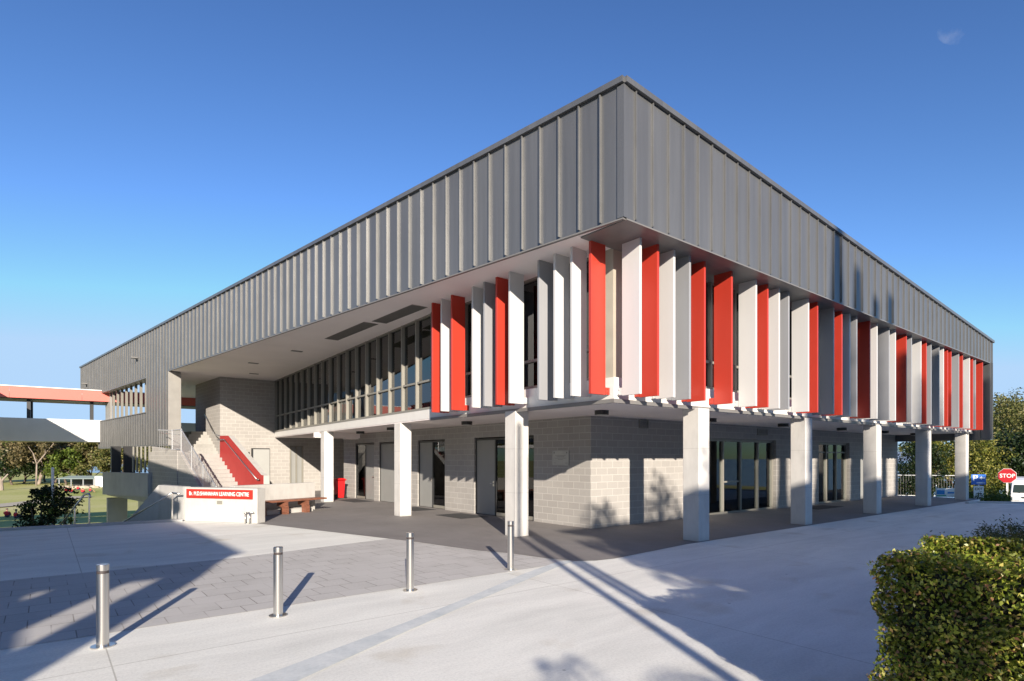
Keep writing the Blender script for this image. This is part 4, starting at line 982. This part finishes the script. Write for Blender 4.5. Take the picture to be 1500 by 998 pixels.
# right hand side greenery ------------------------------------------------------
def rt(px, t, base, h, r, k, lab, seed, **kw):
    x, y = ray_pt(px, t); lf, bk = kinds[k]
    a = dict(nclump=70, nleaf=130, lsize=.2, trunk_r=.16, crown_lo=.03, seed=seed); a.update(kw)
    return tree('leafy_tree' if k != 'd' else 'dark_tree', (x, y, base), h, r, lf, bk, lab, group='trees beyond the road at right', **a)
rt(1402, 37, -1.6, 5.2, 2.6, 'y', 'yellow green bushy tree behind the two rightmost columns', 201, lsize=.16, clump=.75)
rt(1345, 36, -1.6, 4.6, 1.55, 'd', 'dark green conifer like tree left of the fourth column', 202, lsize=.13, nclump=60, clump=.6)
rt(1362, 38.5, -1.4, 4.9, 2.0, 'y', 'yellow green tree filling the gap between the last columns', 203, lsize=.15, clump=.7)
rt(1436, 40, -1.6, 3.2, 1.1, 'e', 'light green shrub behind the blue parking sign', 204, lsize=.16)
rt(1488, 39.5, -1.6, 4.9, 2.3, 'd', 'dense tree painted dark for shade behind the stop sign', 205, lsize=.22, nclump=90)  # dark leaf material paints the shade in this tree mass
rt(1530, 41, -1.6, 5.2, 2.8, 'd', 'tree painted dark for shade behind the white van', 206, lsize=.22, nclump=80)  # shade put into the leaf colour here as well
rt(1468, 66, -1.6, 10.2, 4.5, 'o', 'tall olive tree at the right end of the building', 207, lsize=.3, crown_lo=.05)
rt(1500, 72, -1.6, 9.8, 4.6, 'o', 'tall olive tree cut by the right edge of the frame', 208, lsize=.3, crown_lo=.05)
rt(1450, 75, -1.6, 9.6, 4.0, 'e', 'green tree top showing just beside the metal end wall', 209, lsize=.3, crown_lo=.05)
rt(1482, 80, -1.6, 12.2, 3.6, 'o', 'pointed tree rising highest beside the building end', 210, lsize=.3, crown_lo=.05)
rt(1330, 50, -2.2, 2.2, 1.5, 'y', 'low sunlit shrub beyond the fence near the water', 211, lsize=.15, nclump=25)
rt(1308, 48, -2.2, 1.9, 1.3, 'o', 'low olive shrub at the block wall end by the fence', 212, lsize=.15, nclump=20)
gp = []
g = np.random.default_rng(9)
for i in range(3500):
    px = g.uniform(1405, 1480); t = g.uniform(27.5, 30.5); x, y = ray_pt(px, t); gp.append((x, y, -.75+abs(g.normal(0, .28))+.25))
o = leaf_mesh('ground_cover', np.array(gp), .22, M['leaf_green'], None, .18, seed=10); tag(o, 'low grassy ground cover along the far kerb', 'ground cover', kind='stuff')

# fence
x, y = ray_pt(1300, 35.5); x2, y2 = ray_pt(1402, 34.5)
FE = empty('picket_fence', (x, y, -.6), 'grey vertical bar fence beyond the paving at right', 'fence')
d = Vector((x2-x, y2-y)); L = d.length; d /= L
mb = MB(); s = 0
while s < L: mb.tube((d.x*s, d.y*s, 0), (d.x*s, d.y*s, 1.4), .008, n=5); s += .14
mb.build('pickets', M['trim'], FE)
mb = MB()
for z in (.15, 1.36): mb.tube((0, 0, z), (d.x*L, d.y*L, z), .022)
mb.build('rail', M['galv'], FE)
for s in (0, L*.5, L):
    mb = MB(); mb.tube((d.x*s, d.y*s, -.8), (d.x*s, d.y*s, 1.5), .035); mb.build('post', M['galv'], FE)

# signs ---------------------------------------------------------------------------
def facing(px): # rotation so that a board's -y side looks back at the terrace
    return rad(-YAW)
def txt(body, size, mat, parent, loc, width=None, ext=.002):
    c = bpy.data.curves.new('lettering', 'FONT'); c.body = body; c.size = size; c.extrude = ext; c.align_x = 'CENTER'; c.align_y = 'CENTER'; c.offset = .011*size
    return text_obj(c, 'lettering', mat, parent, loc, (rad(90), 0, 0), width)
x, y = ray_pt(1475.5, 30)
SS = empty('stop_sign', (x, y, -1.25), 'red octagonal stop sign on a white post beside the van', 'stop sign'); SS.rotation_euler = (0, 0, rad(-76))
def octa(r, y0, y1, z):
    mb = MB(); n = 8; vs = []
    for yy in (y0, y1):
        for i in range(n): a = math.pi/8+i*math.pi/4; vs.append((r*math.cos(a), yy, z+r*math.sin(a)))
    mb.add(vs, [tuple(range(n)), tuple(range(n, 2*n))[::-1]]+[(i, n+i, n+(i+1) % n, (i+1) % n) for i in range(n)]); return mb
SZ = 2.14
b_ = octa(.375, -.02, -.006, SZ).build('sign_face', M['stopred'], SS)
octa(.392, -.004, .008, SZ).build('border', M['white'], SS)
txt('STOP', .28, M['letter'], b_, (0, -.024, SZ-.01), .60)
mb = MB(); mb.box(-.04, .04, .01, .08, 0, 1.9); mb.build('post', M['white'], SS)
x, y = ray_pt(1434, 28.4)
PS = empty('parking_sign', (x, y, -.95), 'blue parking sign with white arrow above the exit board', 'sign'); PS.rotation_euler = (0, 0, rad(-YAW))
mb = MB(); mb.box(-.38, .33, -.02, -.005, 1.46, 1.95); f_ = mb.build('sign_face', M['blue'], PS, bevel=.004)
txt('P', .40, M['letter'], f_, (-.2, -.024, 1.76), .24)
mb = MB(); mb.prism([(0, 0), (.01, 0), (.01, .01), (0, .01)], 0, .001)
ar = MB()
def arrow(x0, x1, z, th, hd, yy, left=True):
    q = MB(); xs1, xe = (x1, x0) if left else (x0, x1); sg = -1 if left else 1
    q.box(min(xs1, xe-sg*hd), max(xs1, xe-sg*hd), yy, yy+.003, z-th/2, z+th/2)
    q.add([(xe, yy, z), (xe-sg*hd, yy, z+hd*.75), (xe-sg*hd, yy, z-hd*.75), (xe, yy+.003, z), (xe-sg*hd, yy+.003, z+hd*.75), (xe-sg*hd, yy+.003, z-hd*.75)], [(0, 1, 2), (3, 5, 4), (0, 3, 4, 1), (1, 4, 5, 2), (2, 5, 3, 0)]); return q
arrow(.0, .28, 1.78, .05, .12, -.024).build('arrow', M['letter'], f_)
q = MB()
for i in range(7): q.box(-.12+.055*i, -.085+.055*i, -.024, -.021, 1.52, 1.58)
q.build('small_print', M['letter'], f_)
mb = MB(); mb.box(-.02, .03, -.004, .04, -.1, 1.95); mb.build('post', M['galv'], PS)
x, y = ray_pt(1433, 28.3)
ES = empty('exit_sign', (x, y, -.95), 'white exit board with a black arrow and a speed number below the blue sign', 'sign'); ES.rotation_euler = (0, 0, rad(-YAW))
mb = MB(); mb.box(-.27, .22, -.06, -.045, .68, 1.40); f_ = mb.build('sign_face', M['white'], ES, bevel=.004)
txt('EXIT', .17, M['blackm'], f_, (-.02, -.064, 1.25), .36); txt('15', .2, M['blackm'], f_, (-.01, -.064, .79), .2)
arrow(-.16, .14, 1.03, .035, .09, -.064, left=False).build('arrow', M['blackm'], f_)
mb = MB(); mb.box(-.05, -.01, -.044, -.02, -.1, 1.3); mb.build('post', M['galv'], ES)
x, y = ray_pt(1385, 30.5)
BB = empty('banner', (x, y, -.75), 'low blue and white banner board beyond the fourth column', 'banner'); BB.rotation_euler = (0, 0, rad(-YAW))
mb = MB(); mb.box(-.48, .46, -.01, .01, .52, .98); f_ = mb.build('board', M['letter'], BB)
mb = MB(); mb.box(-.46, -.05, -.014, -.011, .66, .88); mb.box(.1, .44, -.014, -.011, .7, .78); mb.build('blue_stripe', simple('sky_blue_print', (.03, .25, .6), .5), f_)
mb = MB(); mb.box(-.46, .02, -.014, -.011, .56, .63); mb.build('green_stripe', simple('teal_print', (.1, .4, .3), .5), f_)
for xx in (-.5, .47):
    mb = MB(); mb.box(xx, xx+.03, -.02, .02, -.6, 1.15); mb.build('post', M['galv'], BB)

# van -----------------------------------------------------------------------------
x, y = ray_pt(1512, 30)
V = empty('white_van', (x, y, -1.26), 'white delivery van facing the camera behind the stop sign', 'van'); V.rotation_euler = (0, 0, rad(-77))
# local: front faces -y, length along +y
prof = [(0.0, .35), (-.05, .6), (0.0, 1.1), (.10, 1.2), (.50, 1.68), (.8, 1.88), (1.4, 2.0), (4.4, 2.0), (4.6, 1.8), (4.62, .35)]
mb = MB(); hw = .86; n = len(prof)
vs = []
for sx_ in (-1, 1):
    for (yy, zz) in prof: vs.append((sx_*(hw-(.0 if zz < 1.1 else (zz-1.1)*.12)), yy, zz))
mb.add(vs, [tuple(range(n)), tuple(range(n, 2*n))[::-1]]+[(i, (i+1) % n, n+(i+1) % n, n+i)[::-1] for i in range(n)])
mb.build('body', M['vanpaint'], V, bevel=.05, seg=3)
gm, ntg, bgm = new_mat('van_glass'); bgm.inputs['Base Color'].default_value = (.03, .045, .04, 1); bgm.inputs['Roughness'].default_value = .06
mb = MB(); mb.add([(-.74, .16, 1.23), (.74, .16, 1.23), (.68, .49, 1.63), (-.68, .49, 1.63), (-.74, .12, 1.26), (.74, .12, 1.26), (.68, .45, 1.66), (-.68, .45, 1.66)], [(4, 5, 6, 7), (0, 3, 2, 1), (0, 1, 5, 4), (2, 3, 7, 6), (1, 2, 6, 5), (3, 0, 4, 7)]); ws = mb.build('windscreen', gm, V)
mb = MB(); mb.tube((-.5, .09, 1.24), (.0, .25, 1.45), .012, n=5); mb.tube((.1, .09, 1.24), (.55, .25, 1.45), .012, n=5); mb.build('wiper', M['blackm'], ws)
for s in (-1, 1):
    mb = MB(); mb.box(s*.855-.012, s*.855+.012, .75, 1.5, 1.15, 1.65); mb.build('side_window', gm, V)
    mb = MB(); mb.box(s*.62-.17, s*.62+.17, -.075, -.03, .86, 1.04); mb.build('headlight', simple('headlight_glass', (.6, .62, .62), .15), V, bevel=.02)
    mb = MB(); mb.box(s*1.0-.1, s*1.0+.1, .25, .36, 1.15, 1.42); mb.box(s*.9-.08, s*.9+.08, .28, .32, 1.18, 1.22); mb.build('mirror', M['blackm'], V, bevel=.02)
    for yy in (.75, 3.7):
        mb = MB(); mb.tube((s*.84-.1, yy, .33), (s*.84+.04, yy, .33), .33, n=24); wh = mb.build('wheel', M['tyre'], V); mb = MB(); mb.tube((s*.84+s*.045-.01, yy, .33), (s*.84+s*.045+.01, yy, .33), .19, n=20); mb.build('rim', M['galv'], wh)
mb = MB(); mb.box(-.4, .4, -.075, -.03, 1.0, 1.06); mb.build('grille', M['blackm'], V)
mb = MB(); mb.box(-.87, .87, -.11, .1, .34, .56); mb.build('bumper', simple('grey_bumper', (.5, .5, .5), .5), V, bevel=.03)
mb = MB(); mb.box(-.19, .19, -.09, -.078, .80, .92); mb.build('number_plate', M['yellow'], V)

# furniture seen through the right glass front ------------------------------------
def ichair(x, y, rz, lab):
    e = empty('office_chair', (x, y, .012), lab, 'chair', 'white chairs inside the glazed room'); e.rotation_euler = (0, 0, rz)
    q = MB(); q.box(-.22, .22, -.22, .22, .43, .47); q.build('seat', M['white'], e, bevel=.015)
    q = MB(); q.prism([(-.21, .2), (.21, .2), (.21, .23), (-.21, .23)], .50, .85); q.build('backrest', M['white'], e, bevel=.01)
    for a in range(4):
        q = MB(); q.tube((.0, 0, .42), (.22*math.cos(a*1.57+.78), .22*math.sin(a*1.57+.78), 0), .014); q.build('leg', M['steel'], e)
ichair(6.0, 1.1, 2.5, 'white moulded chair close behind the first glass pane'); ichair(8.2, 2.4, .6, 'white moulded chair further inside behind the glass doors')
TB = empty('white_desk', (7.3, 1.7, .012), 'white desk inside the glazed room', 'desk')
q = MB(); q.box(-.6, .6, -.35, .35, .71, .74); q.build('top', M['white'], TB)
for sx_ in (-.57, .54):
    q = MB(); q.box(sx_, sx_+.03, -.33, .33, 0, .709); q.build('leg', M['white'], TB)
CR = empty('cardboard_box', (.9, 7.5, .012), 'brown box on the floor behind the narrow glass door pane', 'box')
q = MB(); q.box(-.25, .3, -.25, .25, 0, .45); q.build('body', simple('cardboard', (.22, .12, .06), .8), CR); q = MB(); q.box(-.03, .03, -.252, -.25, .3, .45); q.build('tape', M['white'], CR)

# ================================================================== behind the camera: what throws the shadows and shows in the glass
BH = empty('brick_building', (-1.4, -30, 0), 'red brick hall with tiled roof across the road, outside the view', 'building')
mb = MB(); mb.box(-12, 13, -5, 5, 0, 8.6); mb.build('wall', M['brick'], BH)
mb = MB(); mb.prism([(-12.6, -5.6), (13.6, -5.6), (13.6, 0), (-12.6, 0)], 8.602, [8.7, 8.7, 10.6, 10.6]); mb.prism([(-12.6, .002), (13.6, .002), (13.6, 5.6), (-12.6, 5.6)], 8.602, [10.6, 10.6, 8.7, 8.7]); mb.build('roof', M['tile_roof'], BH)
for i in range(6):
    mb = MB(); mb.box(-10+4*i, -8.4+4*i, 5.002, 5.06, 1.0, 2.6); wf = mb.build('window', M['white'], BH); mb = MB(); mb.box(-9.9+4*i, -8.5+4*i, 5.061, 5.07, 1.1, 2.5); mb.build('pane', gm, wf)
def conifer(x, y, h, r, seed, lab):
    e = empty('conifer_tree', (x, y, 0), lab, 'tree', 'trees behind the camera'); q = MB(); q.tube((0, 0, 0), (0, 0, h*.95), .22, .03); q.build('trunk', M['bark'], e)
    g = np.random.default_rng(seed); n = 9000; z = g.uniform(.12, 1, n)**.8; lv = np.floor(z*16)/16; rr = r*(1-z)*(.75+.35*np.sin(lv*90+seed))*g.uniform(.1, 1, n)**.5+.1; a = g.uniform(0, 6.28, n)
    P = np.stack([rr*np.cos(a), rr*np.sin(a), z*h-rr*.15], 1); leaf_mesh('crown', P, .3, M['leaf_dark'], e, .4, seed=seed)
for i, (x, h, r) in enumerate(((-12.2, 19.6, 1.9), (-10.9, 18.6, 1.7), (-9.6, 18.0, 1.9), (-8.5, 18.3, 1.3), (-6.6, 16.9, 2.0), (-5.0, 16.3, 1.7), (-3.4, 17.3, 1.9), (-1.8, 15.9, 1.8), (-.2, 16.8, 1.9), (1.4, 16.0, 1.8), (2.8, 16.9, 1.9))):
    conifer(x, -36.8, h, r, 300+i, 'dark conifer standing behind the brick hall, ' + ['first', 'second', 'third', 'fourth', 'fifth', 'sixth', 'seventh', 'eighth', 'ninth', 'tenth', 'eleventh'][i] + ' along the row')
tree('broadleaf_tree', (-12.0, -23.9, 0), 8.6, 1.6, M['leaf_green'], M['bark'], 'broad tree at the left end of the brick hall behind the camera', group='trees behind the camera', nclump=60, nleaf=120, lsize=.22, seed=401, crown_lo=.05)
tree('broadleaf_tree', (-9.9, -23.4, 0), 8.8, 2.1, M['leaf_green'], M['bark'], 'broad tree in front of the brick hall behind the camera', group='trees behind the camera', nclump=60, nleaf=120, lsize=.22, seed=402, crown_lo=.05)
# flagpoles
for i, (gx, gy, dist, h) in enumerate(((-6.51, -7.83, 9.5, 8.2), (-5.0, -5.62, 12.5, 7.6), (-4.29, -4.59, 14.0, 7.2))):
    e = empty('flagpole', (gx-.467*dist, gy-.884*dist, 0), ['slim bare flagpole nearest the camera, behind it', 'slim bare flagpole, middle of three behind the camera', 'slim bare flagpole furthest behind the camera'][i], 'flagpole', 'three flagpoles behind the camera')
    q = MB(); q.tube((0, 0, 0), (0, 0, h), .075, .06, 10); q.build('shaft', M['white'], e); q = MB(); q.ball((0, 0, h+.05), .06); q.build('finial', M['steel'], e)
# palm
PM = empty('palm', (-12.9, -17.4, 0), 'small feather palm standing behind the camera', 'palm')
q = MB(); q.tube((0, 0, 0), (.1, 0, 3.0), .14, .1); q.build('trunk', M['bark'], PM)
q = MB(); g = random.Random(8)
for k in range(15):
    a = k*2.4; dx, dy = math.cos(a), math.sin(a); L_ = 1.5+g.uniform(-.2, .2); up = g.uniform(.3, 1.1); pr = None
    for i in range(15):
        t = i/14; p = Vector((.1+dx*L_*t*.9, dy*L_*t*.9, 3.0+up*t*1.6-1.5*t*t))
        if pr: q.tube(pr, p, .014, .01, 4, cap=False)
        pr = p
        if i > 1:
            for s in (-1, 1):
                ex = p+Vector((-dy*s*.34+dx*.2, dx*s*.34+dy*.2, .05-.12*t))*(1.1-.5*t); m_ = (p+ex)/2+Vector((0, 0, .03))
                wv = Vector((dx, dy, 0))*.022
                q.add([p-wv, m_-wv*1.4, ex, m_+wv*1.4], [(0, 1, 2, 3)])
q.build('fronds', M['leaf_green'], PM)

# small cloud wisp, high on the right
mc = bpy.data.materials.new('cloud_vapour'); mc.use_nodes = True; nc = mc.node_tree; nc.nodes.clear()
oc = N(nc, 'ShaderNodeOutputMaterial'); pv = N(nc, 'ShaderNodeVolumePrincipled'); pv.inputs['Color'].default_value = (1, 1, 1, 1)
vc = coords(nc); nf = noise(nc, vc, .010, 6, .65)
nc.links.new(ramp(nc, nf, [(.50, 0.), (.72, .0075)]), pv.inputs['Density']); nc.links.new(pv.outputs[0], oc.inputs['Volume'])
d_ = 2400; xx, yy = ray_pt(1394, d_); zz = 1.8+(671-51)/860*d_
q = MB(); q.ball((0, 0, 0), 1, 16, 10, (60, 25, 34)); o = q.build('cloud', mc); o.location = (xx, yy, zz); o.rotation_euler = (.5, .3, rad(-YAW)); tag(o, 'tiny white cloud wisp high in the blue sky at right', 'cloud')
